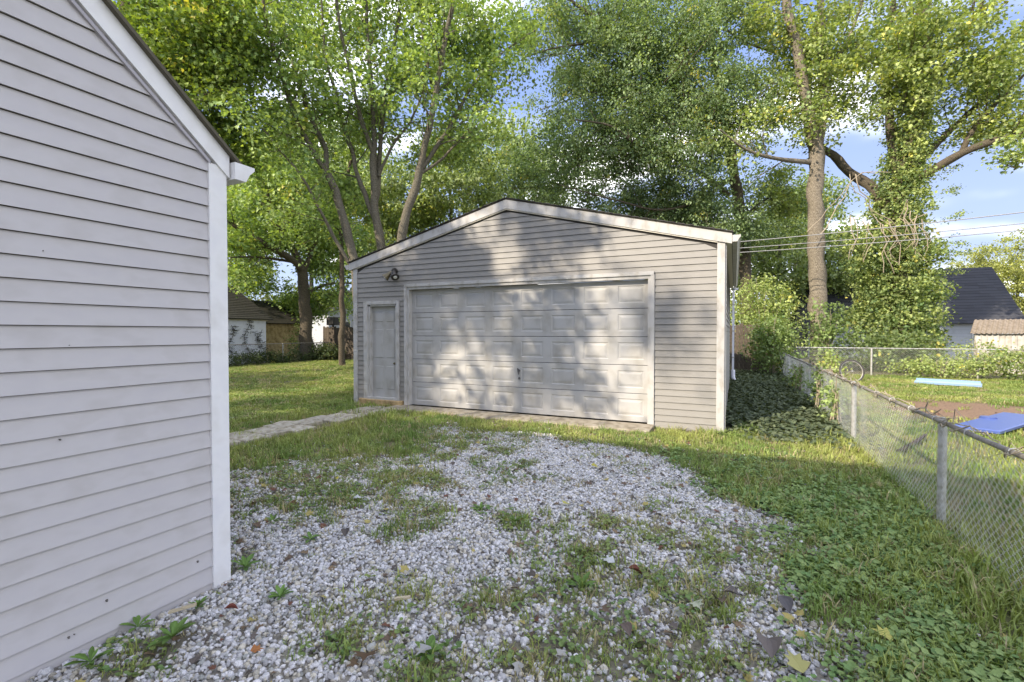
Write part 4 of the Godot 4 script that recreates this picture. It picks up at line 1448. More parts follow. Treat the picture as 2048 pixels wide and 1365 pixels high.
func trees() -> void:
	for q in [["maple", 14, 0.148, 0.44, true], ["small", 15, 0.118, 0.40, false], ["ivy", 10, 0.15, 0.32, true], ["far", 10, 0.26, 0.7, false]]:
		sprays[q[0]] = []
		for k in 3:
			sprays[q[0]].append(spray(400 + 7 * k + q[1], q[1], q[2], q[3], q[4]))
	var bright := Color(0.215, 0.27, 0.085)
	var mid := Color(0.075, 0.125, 0.042)
	# many-stemmed maple behind the garage's left corner
	var d := 17.0
	var limbs := [
		[line([[735, 760], [718, 620], [708, 524], [697, 477], [677, 400], [652, 346]], d, d), 0.20, 0.13, 0, 0],
		[line([[765, 760], [764, 600], [762, 500], [752, 429], [748, 381], [746, 308]], d + 0.4, d + 0.4), 0.2, 0.13, 0, 0],
		[line([[792, 760], [796, 600], [803, 470], [830, 381], [840, 337]], d, d), 0.2, 0.14, 0, 0],
		[line([[652, 346], [617, 287], [587, 228], [567, 164], [540, 76], [522, -20], [500, -160]], d, d - 2.0), 0.10, 0.03, 1, 0.12],
		[line([[652, 346], [649, 293], [617, 228], [602, 176], [576, 97], [560, 30], [530, -120]], d, d + 1.5), 0.10, 0.03, 1, 0.12],
		[line([[700, 530], [665, 469], [640, 420], [608, 362], [560, 300], [505, 235]], d, d - 1.5), 0.075, 0.02, 1, 0.3],
		[line([[746, 308], [719, 228], [693, 117], [675, 29], [660, -120]], d + 0.4, d - 0.8), 0.09, 0.04, 0.8, 0.1],
		[line([[746, 308], [748, 278], [740, 146], [731, 18], [735, -140]], d + 0.4, d + 0.6), 0.10, 0.04, 0.8, 0.1],
		[line([[752, 400], [757, 352], [766, 205], [787, 94], [801, 0], [815, -160]], d + 0.4, d + 1.4), 0.10, 0.04, 0.8, 0.2],
		[line([[752, 440], [742, 420], [714, 350], [705, 308], [687, 252], [669, 182], [650, 110], [642, 0]], d + 0.4, d + 0.6), 0.10, 0.03, 0.9, 0.2],
		[line([[757, 352], [785, 290], [810, 258], [825, 234], [850, 170], [860, 90]], d + 0.4, d + 0.0), 0.06, 0.02, 0.9, 0.2],
		[line([[840, 337], [854, 270], [869, 199], [892, 73], [907, 9], [925, -140]], d, d - 0.6), 0.12, 0.06, 0.9, 0.12],
		[line([[842, 340], [883, 278], [913, 228], [948, 167], [1000, 111], [1070, 60]], d, d + 1.6), 0.09, 0.03, 1, 0.15],
		[line([[869, 199], [850, 110], [843, 40], [838, -80]], d, d + 1.0), 0.045, 0.02, 1, 0.1],
		[line([[838, 350], [875, 325], [910, 290], [950, 240], [985, 190]], d, d + 0.6), 0.06, 0.02, 1, 0.25],
	]
	tree("maple_tree", "tall many-stemmed maple rising behind the left corner of the garage", "", limbs, {"seed": 100, "leaf": "maple", "green": mid, "light": bright, "reach": 2.3, "every": 0.36, "lush": 1.0, "bark": "bark", "gaps": 0.05, "dense": 2.8,
		"masses": [[P(550, 250, 18.5), Vector3(2.4, 2.2, 1.6), 180], [P(860, 100, 20.5), Vector3(2.6, 2.6, 1.6), 150], [P(620, 40, 19.5), Vector3(2.6, 1.5, 2.0), 130], [P(740, 260, 21), Vector3(3.0, 2.0, 1.6), 150], [P(950, 60, 20), Vector3(2, 2, 2), 130], [P(760, 20, 20), Vector3(3, 1.2, 1.6), 110], [P(640, 430, 21), Vector3(2.6, 1.6, 1.2), 110], [P(900, 280, 21), Vector3(2.2, 1.4, 1.2), 100]]})
	# dark maple with a crooked trunk further left
	d = 26.0
	limbs = [
		[line([[614, 728], [611, 640], [606, 560], [604, 540]], d, d), 0.36, 0.27, 0, 0],
		[line([[605, 545], [590, 525], [560, 505], [520, 482], [450, 440], [400, 395]], d, d - 3), 0.2, 0.06, 1, 0.15],
		[line([[604, 540], [583, 490], [560, 460], [545, 440], [537, 400], [520, 360], [490, 335]], d, d - 1), 0.2, 0.06, 1, 0.15],
		[line([[540, 400], [535, 385], [540, 340], [545, 290]], d - 1, d), 0.08, 0.03, 1, 0.1],
		[line([[611, 590], [640, 573], [680, 566], [715, 570]], d, d + 1), 0.1, 0.03, 1, 0.2],
		[line([[605, 545], [625, 500], [640, 440], [660, 380]], d, d + 2), 0.16, 0.05, 1, 0.2],
		[line([[590, 525], [520, 515], [460, 515]], d, d - 4), 0.09, 0.03, 1, 0.2]]
	tree("maple_tree", "crooked dark-trunked maple at the far left end of the lawn", "", limbs, {"seed": 101, "leaf": "maple", "green": mid, "light": bright, "reach": 3.0, "every": 0.36, "lush": 1.1, "bark": "dark_bark", "scale": 1.25,
		"masses": [[P(560, 410, 28.5), Vector3(4.8, 2.6, 2.0), 400], [P(480, 570, 29), Vector3(2.6, 1.3, 1.6), 120], [P(640, 500, 29), Vector3(3.5, 3, 2), 300], [P(500, 430, 27.5), Vector3(2.4, 2.0, 1.6), 160], [P(620, 610, 31), Vector3(3.5, 1.0, 1), 150]]})
	d = 22.0
	tree("young_tree", "thin straight young tree between the crooked maple and the garage", "", [
		[line([[684, 735], [684, 600], [683, 469], [690, 380], [705, 300], [712, 230]], d, d), 0.15, 0.05, 0.9, 0.5]], {"seed": 102, "leaf": "maple", "green": mid, "light": bright, "reach": 2.0, "trunk_from": 0.1, "bark": "dark_bark"})
	# big grey-green tree behind the middle of the garage
	d = 24.0
	var sage := Color(0.065, 0.105, 0.052)
	var silver := Color(0.18, 0.23, 0.11)
	limbs = [
		[line([[1507, 750], [1495, 600], [1483, 450], [1462, 310], [1440, 180], [1422, 80], [1395, -60], [1370, -200]], d, d), 0.36, 0.1, 0.7, 0.55],
		[line([[1457, 392], [1434, 369], [1400, 345], [1340, 310], [1293, 296], [1264, 284], [1220, 252], [1150, 240]], d, d - 3), 0.13, 0.03, 1, 0.15],
		[line([[1440, 200], [1340, 165], [1290, 115], [1237, 69], [1205, 44], [1149, 6], [1080, -60]], d, d - 2), 0.15, 0.06, 1, 0.2],
		[line([[1237, 69], [1180, 85], [1108, 97], [1050, 115]], d - 1.2, d - 2.5), 0.07, 0.02, 1, 0.2],
		[line([[1425, 90], [1440, 56], [1469, 70], [1495, 85], [1560, 110]], d, d - 1), 0.08, 0.03, 1, 0.2],
		[line([[1470, 350], [1400, 400], [1320, 420], [1230, 400], [1120, 370]], d, d - 2), 0.10, 0.02, 1, 0.2],
		[line([[1480, 440], [1530, 400], [1570, 380]], d, d + 1), 0.08, 0.03, 1, 0.2],
		[line([[1450, 240], [1380, 220], [1280, 200], [1180, 190], [1080, 220]], d, d + 2), 0.09, 0.02, 1, 0.2]]
	tree("silver_maple", "broad grey-green silver maple towering over the middle of the garage roof", "", limbs, {"seed": 103, "leaf": "small", "dense": 4.0, "green": sage, "light": silver, "scale": 1.1, "reach": 3.2, "every": 0.36, "lush": 1.15, "gaps": 0.16, "bark": "dark_bark", "yellow": 0.03,
		"masses": [[P(1280, 180, 23.0), Vector3(4.8, 3.4, 2.9), 747], [P(1380, 270, 22.5), Vector3(3.6, 3.1, 2.3), 482], [P(1160, 330, 24.0), Vector3(3.8, 2.0, 2.3), 379], [P(1180, 60, 23.0), Vector3(3.6, 2.6, 2.8), 299], [P(1360, 30, 23.0), Vector3(4.1, 2.4, 2.8), 379], [P(1430, 450, 24.0), Vector3(2.6, 1.9, 2.1), 252], [P(1300, 420, 25.0), Vector3(4.1, 1.2, 1.8), 276]]})
	# tall pale trunk right of the garage
	d = 21.0
	limbs = [
		[line([[1641, 745], [1636, 600], [1631, 420], [1634, 310], [1630, 280]], d, d), 0.37, 0.29, 0, 0],
		[line([[1629, 290], [1610, 190], [1597, 110], [1580, 40], [1570, -30], [1555, -180]], d, d - 0.5), 0.27, 0.12, 0.9, 0.2],
		[line([[1634, 295], [1646, 220], [1650, 130], [1642, 50], [1640, -120]], d, d + 0.6), 0.24, 0.1, 0.9, 0.2],
		[line([[1625, 325], [1565, 319], [1498, 302], [1440, 260]], d, d - 1.5), 0.12, 0.03, 1, 0.3],
		[line([[1650, 150], [1690, 90], [1720, 20], [1740, -80]], d, d + 1), 0.1, 0.03, 1, 0.1]]
	tree("poplar_tree", "tall pale-trunked tree with airy yellow-green leaves right of the garage", "", limbs, {"seed": 104, "leaf": "maple", "green": Color(0.08, 0.12, 0.042), "light": Color(0.265, 0.295, 0.1), "reach": 2.8, "every": 0.42, "lush": 0.8, "bark": "pale_bark", "yellow": 0.08, "scale": 1.0, "dense": 2.3, "gaps": 0.08,
		"masses": [[P(1640, 130, 21.5), Vector3(1.8, 2.8, 1.6), 210], [P(1570, 70, 21.5), Vector3(2.0, 2.0, 1.8), 150], [P(1640, 245, 20.8), Vector3(0.8, 1.0, 0.8), 40], [P(1550, 230, 22.0), Vector3(2.0, 2.0, 2), 130], [P(1540, 400, 26), Vector3(2.4, 2.0, 2), 200]]})
	# ivy-clad tree
	d = 21.0
	limbs = [
		[line([[1812, 745], [1802, 600], [1790, 470], [1800, 380], [1818, 300], [1840, 150], [1850, 0], [1850, -180]], d, d), 0.5, 0.2, 0.6, 0.55],
		[line([[1812, 372], [1850, 350], [1890, 325], [1930, 303], [1990, 282], [2060, 262], [2160, 230]], d, d - 2), 0.19, 0.1, 0.9, 0.6],
		[line([[1818, 345], [1862, 300], [1900, 262], [1950, 215], [2010, 150], [2080, 90]], d, d + 1), 0.17, 0.06, 1, 0.25],
		[line([[1925, 305], [1945, 262], [1965, 235], [2000, 200], [2050, 150]], d - 0.5, d - 1), 0.12, 0.05, 1, 0.3],
		[line([[1780, 420], [1740, 372], [1700, 345], [1668, 312], [1640, 296]], d, d + 1.5), 0.24, 0.16, 0, 0],
		[line([[1800, 390], [1780, 250], [1775, 120], [1790, -20], [1800, -150]], d, d + 1), 0.2, 0.08, 0.9, 0.2],
		[line([[1845, 200], [1900, 120], [1950, 40], [1990, -60]], d, d - 1), 0.16, 0.05, 1, 0.2]]
	tree("cottonwood_tree", "huge ivy-clad tree with a long bare limb reaching right", "", limbs, {"seed": 105, "leaf": "maple", "green": Color(0.075, 0.115, 0.04), "light": Color(0.265, 0.295, 0.1), "reach": 2.6, "every": 0.4, "lush": 0.9, "bark": "dark_bark", "yellow": 0.06, "dense": 2.2, "gaps": 0.08,
		"masses": [[P(1800, 130, 20.5), Vector3(2.2, 2.8, 2), 330], [P(1920, 100, 20.5), Vector3(2.0, 2.2, 2), 240], [P(2020, 160, 20), Vector3(1.6, 2.2, 1.6), 170], [P(2000, 250, 20), Vector3(1.4, 0.7, 1), 50], [P(1740, 60, 22), Vector3(1.8, 2.4, 2), 180], [P(2045, 300, 17), Vector3(0.5, 0.9, 0.6), 22]]})
	ivy_plant(d)
	# trees over the house roof, upper left
	d = 16.0
	tree("maple_tree", "maple with twin trunks showing over the house's sloping rake", "", [
		[line([[330, 745], [322, 500], [316, 250], [310, 110], [315, 0], [325, -160]], d, d), 0.22, 0.12, 0.8, 0.55],
		[line([[300, 745], [262, 400], [252, 150], [248, 0], [240, -160]], d, d + 0.5), 0.2, 0.12, 0.8, 0.55],
		[line([[312, 200], [370, 110], [430, 60], [500, 20]], d, d - 1.5), 0.1, 0.03, 1, 0.15],
		[line([[316, 250], [390, 200], [440, 180], [480, 190]], d, d - 1), 0.08, 0.02, 1, 0.15]], {"seed": 106, "leaf": "maple", "green": Color(0.06, 0.105, 0.025), "light": Color(0.15, 0.19, 0.035), "reach": 2.2, "every": 0.36, "lush": 1.0, "bark": "dark_bark",
		"masses": [[P(300, 60, 16), Vector3(2.0, 1.8, 1.6), 190], [P(420, 50, 15.5), Vector3(1.9, 1.3, 1.4), 150], [P(480, 130, 16), Vector3(1.5, 1.2, 1.4), 120], [P(420, 200, 17), Vector3(1.4, 1.1, 1.2), 90], [P(470, 300, 18), Vector3(1.6, 1.0, 1), 80]]})
	# behind them all
	var far := [
		[470, 400, 40, 5.5, "bushy tree far behind the crooked maple", 0], [620, 330, 42, 6.0, "bushy tree far behind the many-stemmed maple", 0], [760, 420, 38, 5.0, "bushy tree low behind the garage's left gable", 1],
		[900, 370, 36, 4.6, "bushy tree rising behind the left of the garage ridge", 1], [1040, 330, 40, 5.0, "bushy tree rising behind the garage ridge", 0], [1560, 520, 34, 3.6, "bushy tree between silver maple and pale trunk", 1],
		[1680, 530, 33, 3.0, "bushy tree behind the pale trunk", 1], [1590, 430, 42, 4.0, "tall bushy tree far behind the pale trunk", 0], [2035, 560, 58, 6.5, "olive-green tree right of the dark blue roof", 2], [1950, 565, 75, 4.0, "distant olive tree behind the dark blue roof", 2], [1340, 470, 34, 3.6, "bushy tree low behind the silver maple", 1]]
	var i := 0
	for q in far:
		var c := P(q[0], q[1], q[2])
		var r: float = q[3]
		var base := Vector3(c.x, 0, c.z)
		var cols: Array = [[Color(0.075, 0.115, 0.04), Color(0.165, 0.205, 0.075)], [Color(0.085, 0.12, 0.045), Color(0.19, 0.225, 0.09)], [Color(0.11, 0.13, 0.035), Color(0.22, 0.225, 0.06)]][q[5]]
		tree("background_tree", q[4], "trees beyond the yard", [[[base, base + Vector3(0.1, c.y * 0.5, 0), c, c + Vector3(0, r * 0.5, 0)], 0.25, 0.06, 0.3, 0.5]],
			{"seed": 200 + i, "leaf": "far", "green": cols[0], "light": cols[1], "reach": r * 0.6, "every": 0.6, "gaps": 0.1, "masses": [[c, Vector3(r, r * 0.85, r), int(60 * r * r / 2.2)], [c - Vector3(0, r * 0.7, 0), Vector3(r * 0.8, r * 0.6, r * 0.8), int(22 * r * r / 2.2)]]})
		i += 1
	# front-yard trees behind the camera, which dapple the garage and lawn
	var side := [[[Vector3(-13.4, 0, 1.5), Vector3(-13.2, 4, 1.6), Vector3(-12.2, 8, 2.0), Vector3(-11.0, 11.5, 2.2)], 0.18, 0.06, 0, 0]]
	var bits := []
	rng.seed = 950
	for k in 20:
		var e := Vector3(-10.6 + rng.randf_range(-2.0, 2.8), rng.randf_range(8.0, 11.2), 2.2 + rng.randf_range(-0.8, 0.8))
		bits.append([e, Vector3.ONE * rng.randf_range(0.2, 0.45), rng.randf_range(5, 10)])
		if k < 12:
			var root := Vector3(-12.6, 6.5, 1.9).lerp(Vector3(-11.0, 11.0, 2.2), rng.randf())
			side.append([[root, root.lerp(e, 0.5) + Vector3(0, 0.3, 0), e], 0.05, 0.012, 0, 0])
	tree("side_yard_tree", "slender tree beside the house, its boughs hanging over the roof", "", side, {"seed": 320, "leaf": "maple", "green": mid, "light": bright, "gaps": 1.0, "dense": 1.0, "tuft": 0.8, "trunk_from": 0.1, "masses": bits})
	i = 0
	for q in [[-14.2, 11.0, 15.4, 3.3], [-19.6, 12.5, 16.2, 3.0], [-25.5, 10.0, 13.2, 3.2], [-31.5, 9.0, 12.6, 3.2], [-4.6, 13.5, 15.5, 2.4]]:
		var base := Vector3(q[0], 0, q[1])
		var c := base + Vector3(0, q[2], 0)
		var r: float = q[3]
		var ls := [[[base, base + Vector3(0.2, q[2] * 0.5, 0), c], 0.24, 0.08, 0, 0]]
		var clumps := []
		rng.seed = 900 + i
		for k in (15 if i == 0 else 36):
			var e := Vector3(rng.randfn(), rng.randfn() * 0.8, rng.randfn()).normalized() * pow(rng.randf(), 0.5) * r
			e.y *= 0.72
			clumps.append([c + e, Vector3.ONE * rng.randf_range(0.25, 0.7) * (1.0 if i == 0 else 1.3), rng.randf_range(12, 26) * (1.0 if i == 0 else 1.5)])
			if k < 9:
				ls.append([[base + Vector3(0.2, q[2] * rng.randf_range(0.5, 0.75), 0), c + e * 0.5 - Vector3(0, 0.3 * r, 0), c + e], 0.06, 0.02, 0, 0])
		tree("front_yard_tree", ["second", "third", "fourth", "fifth", "first"][i] + " front-yard tree behind the house, counted from the drive", "trees in front of the house", ls,
			{"seed": 300 + i, "leaf": "maple", "green": mid, "light": bright, "gaps": 1.0, "dense": 1.0, "scale": 1.1, "masses": clumps})
		i += 1


func ivy_plant(d: float) -> void:
	rng.seed = 77
	var t := thing("ivy_vine", "thick green ivy with hanging brown vines smothering the huge tree's trunk", "ivy", Vector3(P(1810, 745, d).x, 0, P(1810, 745, d).z))
	var where := [[], [], []]
	var tints := [[], [], []]
	var o := {"green": Color(0.06, 0.1, 0.035), "light": Color(0.22, 0.25, 0.08), "yellow": 0.06, "scale": 0.9}
	for v in range(50, 700, 14):
		var wide := interp([[50, 0.55], [250, 0.75], [400, 1.0], [480, 1.25], [560, 1.6], [620, 1.75], [690, 1.5]], v)
		var hub := P(interp([[50, 1846], [150, 1838], [300, 1816], [380, 1802], [470, 1792], [690, 1800]], v), v, d) - t.position
		var n := int(76 * wide)
		for i in n:
			var a := rng.randf() * TAU
			var w := wide * (0.88 + 0.6 * fine.get_noise_3d(cos(a) * 25, v * 0.35, sin(a) * 25)) * pow(rng.randf(), 0.3)
			put_spray(where, tints, hub + Vector3(cos(a) * w * 1.08, rng.randf_range(-0.2, 0.2), sin(a) * w * 0.9), o)
	for q in [[1730, 510, 0.9, 1.0, 0.8, 120], [1700, 470, 0.7, 0.8, 0.7, 60], [1850, 500, 0.9, 0.8, 0.9, 90]]:
		for i in int(q[5]):
			var e := Vector3(rng.randfn(), rng.randfn(), rng.randfn()).normalized() * pow(rng.randf(), 0.35)
			put_spray(where, tints, P(q[0], q[1], d - 0.3) - t.position + e * Vector3(q[2], q[3], q[4]), o)
	for q in [[1890, 440, 1925, 425], [1885, 480, 1935, 490], [1880, 520, 1945, 500], [1880, 540, 1930, 545], [1880, 350, 1920, 330], [1890, 385, 1915, 378], [1840, 590, 1905, 585]]:
		for i in 16:
			var f := i / 15.0
			put_spray(where, tints, P(lerpf(q[0], q[2], f), lerpf(q[1], q[3], f), d - 0.6) - t.position + Vector3(rng.randfn(), rng.randfn(), rng.randfn()) * 0.12 * (1.2 - f), {"green": o.green, "light": o.light, "scale": 0.55})
	for k in 3:
		scatter("ivy_leaves", sprays.ivy[k], M.leaf, where[k], tints[k], t)
	for q in [[[1700, 350], [1720, 380], [1745, 420], [1770, 450], [1790, 470]], [[1640, 470], [1700, 370], [1720, 345], [1760, 348]], [[1800, 400], [1812, 430], [1825, 460], [1820, 500]], [[1815, 420], [1830, 450], [1832, 490], [1830, 525]], [[1768, 450], [1768, 500], [1765, 545]], [[1790, 455], [1795, 480], [1805, 500], [1800, 530]], [[1838, 430], [1828, 470], [1832, 530]], [[1780, 440], [1785, 470], [1783, 500], [1788, 520]], [[1845, 440], [1850, 470], [1860, 500], [1850, 515]], [[1735, 440], [1742, 480], [1738, 520]], [[1700, 430], [1705, 470], [1698, 520]]]:
		var b := MB.new()
		var pts := []
		for p in q:
			pts.append(P(p[0], p[1], d - 1.15) - t.position)
		for k in 2:
			var bent := []
			for p in pts:
				bent.append(p + Vector3(rng.randfn() * 0.13, rng.randfn() * 0.06, rng.randfn() * 0.12) * (k + 0.4))
			var path := smooth_path(bent, 0.024 - 0.007 * k, 0.012, 0.3)
			b.tube(path[0], path[1], 6)
		part("vine_stem", b.mesh(), M.vine_bark, t)


func shrub(called: String, label: String, group: String, at: Vector3, size: Vector3, count: int, green: Color, light: Color, leaf: String, scale: float, number: int) -> void:
	rng.seed = number
	var t := thing(called, label, "shrub", at, group)
	var stems := MB.new()
	var where := [[], [], []]
	var tints := [[], [], []]
	for i in 9:
		var a := rng.randf() * TAU
		var top := Vector3(cos(a) * size.x * rng.randf() * 0.7, size.y * rng.randf_range(0.6, 1.0), sin(a) * size.z * rng.randf() * 0.7)
		stems.tube([Vector3(cos(a) * 0.1, -0.05, sin(a) * 0.1), top * 0.5 + Vector3(0, 0.1, 0), top], [0.016, 0.012, 0.005], 5)
	part("stems", stems.mesh(), M.vine_bark, t).set_meta("kind", "stuff")
	var o := {"green": green, "light": light, "yellow": 0.05, "scale": scale}
	for i in int(count * 2.0):
		var e := Vector3(rng.randfn(), rng.randfn(), rng.randfn()).normalized() * pow(rng.randf(), 0.45)
		if fine.get_noise_3dv((e * size + at) * 25.0) > 0.2:
			continue
		put_spray(where, tints, Vector3(e.x * size.x, size.y * 0.52 + e.y * size.y * 0.5, e.z * size.z), o)
	for k in 3:
		scatter("foliage", sprays[leaf][k], M.leaf, where[k], tints[k], t)


func shrubs() -> void:
	var dg := Color(0.06, 0.095, 0.025)
	var lg := Color(0.14, 0.185, 0.06)
	var yg := Color(0.21, 0.235, 0.08)
	for q in [
		["shrub", "dense green shrub swallowing the far end of the right fence", Vector3(1.2, 0, -19.0), Vector3(0.8, 2.2, 1.1), 150, dg, lg, "small", 0.9],
		["shrub", "leafy shrub round the foot of the pale trunk", Vector3(3.4, 0, -22.8), Vector3(0.75, 2.9, 0.8), 110, dg, lg, "ivy", 0.9],
		["shrub", "sunlit yellow-green bush behind the right plank fence", Vector3(1.1, 0, -22.5), Vector3(1.6, 4.0, 1.3), 260, lg, yg, "small", 0.95],
		["shrub", "dark low bush under the huge ivy-clad tree", Vector3(5.6, 0, -23.2), Vector3(1.8, 1.6, 1.0), 220, dg * 0.8, lg * 0.8, "ivy", 0.9],
		["bramble", "sprawling bramble over the right end of the back fence", Vector3(8.6, 0, -20.7), Vector3(1.5, 1.15, 0.7), 230, dg, yg, "ivy", 0.6],
		["bramble", "weeds and bramble along the middle of the back fence", Vector3(6.2, 0, -20.6), Vector3(1.5, 0.75, 0.5), 130, lg, yg, "ivy", 0.5],
		["bramble", "bramble growing over the metal shed's corner", Vector3(7.6, 0, -21.6), Vector3(0.9, 1.35, 0.4), 90, lg, yg, "ivy", 0.55],
		["sapling", "pale leafy sapling beside the bicycle wheel", Vector3(3.1, 0, -19.6), Vector3(0.35, 0.95, 0.3), 26, lg, yg, "ivy", 0.7],
		["fence_vine", "leafy vine climbing the right fence just past its second post", Vector3(1.5, 0, -9.3), Vector3(0.14, 0.9, 0.4), 18, lg, lg, "ivy", 0.45],
		["fence_vine", "tangled vine on the right fence at its third post", Vector3(1.5, 0, -10.9), Vector3(0.16, 0.92, 0.7), 32, dg, lg, "ivy", 0.45],
		["fence_vine", "dark vine thicket on the right fence beyond its third post", Vector3(1.5, 0, -14.0), Vector3(0.22, 0.85, 1.0), 45, dg, lg, "ivy", 0.5],
		["weed_thicket", "dark weeds along the foot of the left chain-link fence", Vector3(-20.7, 0, -16.0), Vector3(0.5, 0.6, 4.0), 200, dg * 0.35, dg * 0.6, "small", 0.7],
		["weed_thicket", "dark weed thicket at the foot of the crooked maple", Vector3(-20.6, 0, -19.4), Vector3(1.4, 0.95, 0.8), 160, dg * 0.35, dg * 0.6, "small", 0.8],
		["shrub", "bushy growth between crooked maple and yellow outbuilding", Vector3(-22.3, 0, -19.4), Vector3(0.55, 1.9, 0.6), 60, dg, lg, "small", 0.8]]:
		shrub(q[0], q[1], "", q[2], q[3], q[4], q[5], q[6], q[7], q[8], 500 + int(q[4]) + int(q[3].y * 10))
	# a far-off wood closes the view
	rng.seed = 700
	var where := []
	var tints := []
	for i in 5200:
		var u := rng.randf_range(-300.0, 2350.0)
		var p := P(u, 660, rng.randf_range(62.0, 92.0))
		var h := 7.0 + 4.0 * fine.get_noise_1d(u * 0.35)
		if u > 1880 and u < 2400:
			h = 3.6
		where.append(Transform3D(Basis(Vector3.UP, rng.randf() * TAU).scaled(Vector3.ONE * 2.4), Vector3(p.x, rng.randf() * h, p.z)))
		tints.append(Color(0.08, 0.11, 0.035).lerp(Color(0.2, 0.21, 0.06), rng.randf()))
	scatter("distant_wood", sprays.far[0], M.leaf, where, tints, null, "far-off wood closing the view behind the yards", "woodland")


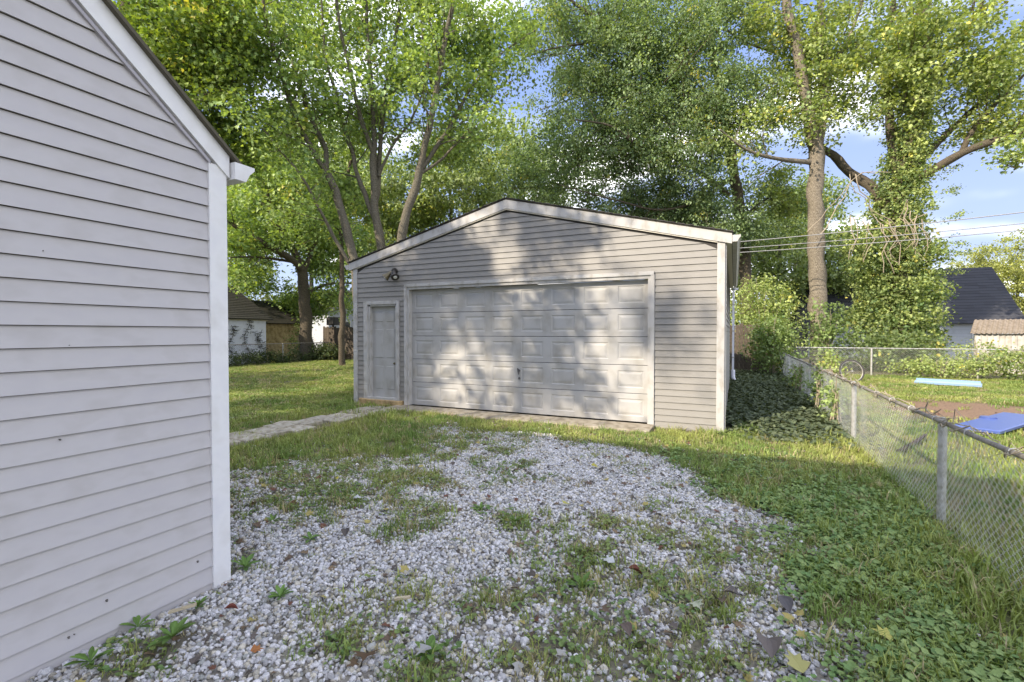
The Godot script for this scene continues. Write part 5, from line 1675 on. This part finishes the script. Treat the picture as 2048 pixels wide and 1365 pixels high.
# ---------------------------------------------------------------- small things on the ground
func small_things() -> void:
	rng.seed = 800
	var w := 0
	for q in [[490, 1135, 1.5, "bright green weed at the foot of the white corner trim"], [560, 1195, 1.1, "small weed right of the house corner in bare gravel"], [345, 1275, 1.5, "largest leafy weed along the foot of the house wall"], [275, 1255, 1.1, "round-leaved weed against the house wall"],
		[395, 1215, 1.0, "weed just below the corner of the house"], [620, 1080, 1.2, "dark green weed in gravel near the left grass"], [960, 1020, 1.2, "grassy green weed in mid gravel"], [545, 1045, 1.0, "small weed near the lower left grass patch"], [860, 1310, 1.5, "upright bright weed in the front gravel"], [1160, 1175, 1.4, "pale broad-leaved weed in the centre of the gravel"], [180, 1325, 1.3, "weed lowest along the house wall"], [1030, 1045, 1.3, "feathery dark weed in mid gravel"]]:
		var t := thing("weed", q[3], "weed", G(q[0], q[1]), "weeds growing in the gravel")
		var b := MB.new()
		var n := rng.randi_range(8, 13)
		for k in n:
			var a := TAU * k / n + rng.randf_range(-0.3, 0.3)
			var l: float = 0.068 * q[2] * rng.randf_range(0.6, 1.2)
			b.col = Color(0.13, 0.22, 0.05) * rng.randf_range(0.7, 1.3)
			var e := Basis(Vector3.UP, a) * Basis(Vector3.RIGHT, -rng.randf_range(0.3, 1.0))
			var rim := [Vector2(0.004, 0), Vector2(0.1, 0.3), Vector2(0.17, 0.62), Vector2(0.1, 0.88), Vector2(0, 1.0)]
			for s in [1.0, -1.0]:
				for j in 4:
					var p0 := e * Vector3(0, -0.12 * l * pow(rim[j].y, 2) * 2, rim[j].y * l)
					var p1 := e * Vector3(0, -0.12 * l * pow(rim[j + 1].y, 2) * 2, rim[j + 1].y * l)
					var r0 := p0 + e * Vector3(rim[j].x * l * s, 0.08 * l * rim[j].x * 4, 0)
					var r1 := p1 + e * Vector3(rim[j + 1].x * l * s, 0.08 * l * rim[j + 1].x * 4, 0)
					if s > 0:
						b.quad(p0, p1, r1, r0)
					else:
						b.quad(r0, r1, p1, p0)
		part("leaves", b.mesh(), M.grass, t).set_meta("kind", "stuff")
		w += 1
	for q in [[1590, 1335, 0.16, Color(0.46, 0.43, 0.16), true, "pale yellow maple leaf lying at the gravel's lower right edge"], [1540, 1312, 0.2, Color(0.2, 0.17, 0.15), false, "large curled grey-brown leaf beside the pale yellow leaf"], [1462, 1200, 0.12, Color(0.17, 0.15, 0.14), false, "curled dark leaf standing on edge in the right gravel"], [1438, 1215, 0.13, Color(0.2, 0.16, 0.12), false, "brown curled leaf just left of the dark standing leaf"], [1570, 1222, 0.14, Color(0.15, 0.14, 0.14), false, "slate-grey leaf at the clover's edge"], [1395, 1222, 0.12, Color(0.5, 0.52, 0.36), true, "pale green maple leaf in the right gravel"], [718, 1003, 0.15, Color(0.66, 0.67, 0.64), true, "white upturned maple leaf on the left grass patch"], [515, 1313, 0.08, Color(0.4, 0.17, 0.06), true, "orange leaf in the lower left gravel"], [690, 1075, 0.11, Color(0.14, 0.12, 0.1), false, "flat dark oval leaf in mid gravel"], [1190, 938, 0.12, Color(0.5, 0.44, 0.08), true, "yellow leaf near the far edge of the gravel"], [1133, 1014, 0.12, Color(0.5, 0.47, 0.12), true, "yellow-green leaf in mid gravel"], [1215, 1130, 0.13, Color(0.62, 0.63, 0.6), true, "whitish leaf on edge among centre weeds"], [730, 1325, 0.2, Color(0.15, 0.09, 0.05), true, "large dark brown leaf at the bottom edge"], [1270, 1155, 0.12, Color(0.17, 0.06, 0.04), false, "dark red leaf among the centre weeds"], [1765, 1280, 0.13, Color(0.55, 0.52, 0.14), true, "yellow maple leaf on the clover"], [462, 1232, 0.09, Color(0.2, 0.06, 0.04), false, "dark red leaf upright near the house corner"], [672, 965, 0.09, Color(0.6, 0.52, 0.06), false, "bright yellow leaf in the left grass"], [465, 840, 0.16, Color(0.6, 0.61, 0.58), true, "white leaf in the lawn beside the corner trim"], [845, 1315, 0.12, Color(0.42, 0.41, 0.38), true, "grey leaf in the front gravel"], [1250, 1275, 0.12, Color(0.18, 0.14, 0.11), false, "brown leaf beside the front grass patch"]]:
		var b := MB.new()
		var s: float = q[2] * 0.78
		if q[4]:
			leafy(b, Vector3(0, 0, -s * 0.5), Basis(), s, true)
		else:
			for i in 6:      # a leaf curled about its length
				for j in 5:
					var f := func(ii: int, jj: int) -> Vector3:
						var v := ii / 6.0
						var half := s * 0.36 * sin(PI * clampf(v * 0.94 + 0.03, 0, 1))
						var x := (jj / 5.0 - 0.5) * 2.0
						return Vector3(x * half, absf(x) * absf(x) * half * 0.75 + 0.1 * s * sin(v * 3.0), (v - 0.5) * s)
					b.quad(f.call(i, j), f.call(i + 1, j), f.call(i + 1, j + 1), f.call(i, j + 1))
		b.c.fill(q[3] * 0.75)
		var o := solo("fallen_leaf", b.mesh(), M.dry_leaf, q[5], "leaf", G(q[0], q[1]) + Vector3(0, 0.035, 0), "fallen leaves on the ground")
		o.basis = Basis(Vector3.UP, rng.randf() * TAU) * Basis(Vector3.RIGHT, rng.randf_range(-0.5, 0.2)) * Basis(Vector3.BACK, rng.randf_range(-0.3, 0.3))
	for q in [[805, 1207, 0.09, 0.5, "pale wood chip in the middle of the gravel"], [365, 1228, 0.13, 0.9, "pale wood splinter at the foot of the house wall"]]:
		var b := MB.new()
		b.box(Vector3.ZERO, Vector3(q[2], 0.012, 0.02))
		b.c.fill(Color(0.5, 0.42, 0.28))
		var o := solo("wood_chip", b.mesh(), M.dry_leaf, q[4], "wood chip", G(q[0], q[1]) + Vector3(0, 0.03, 0))
		o.rotation = Vector3(0, q[3], 0.1)


func _ready() -> void:
	stage()
	fine.seed = 4
	fine.frequency = 0.05
	fine.fractal_octaves = 3
	broad.seed = 8
	broad.frequency = 0.03
	rng.seed = 1
	materials()
	for q in [[640, 960, 0.6], [720, 985, 0.5], [800, 960, 0.45], [880, 970, 0.3], [570, 1000, 0.35], [690, 1015, 0.28], [770, 895, 1.0], [870, 885, 0.8], [690, 930, 0.8], [600, 960, 0.6], [1010, 905, 0.18], [950, 925, 0.2], [820, 1040, 0.3], [1030, 1040, 0.22], [1120, 1170, 0.28], [1200, 1110, 0.3], [1330, 1175, 0.3], [1420, 1190, 0.25], [1240, 1250, 0.35], [1150, 1330, 0.3], [1080, 1290, 0.28], [1250, 1340, 0.25], [1310, 1060, 0.3], [1200, 1050, 0.2], [1420, 1090, 0.3], [1540, 1100, 0.4], [1440, 960, 0.4], [1380, 1270, 0.22], [880, 1340, 0.22], [980, 1200, 0.14], [1480, 1290, 0.15], [460, 1000, 0.4], [1050, 930, 0.15], [300, 1300, 0.15], [700, 1290, 0.15]]:
		var p := G(q[0], q[1])
		spots.append(Vector3(p.x, q[2], p.z))
	ground()
	house()
	garage()
	neighbours()
	fences()
	pavers()
	trees()
	shrubs()
	yard_things()
	ground_cover()
	small_things()
	print("sprays ", leaves_made)
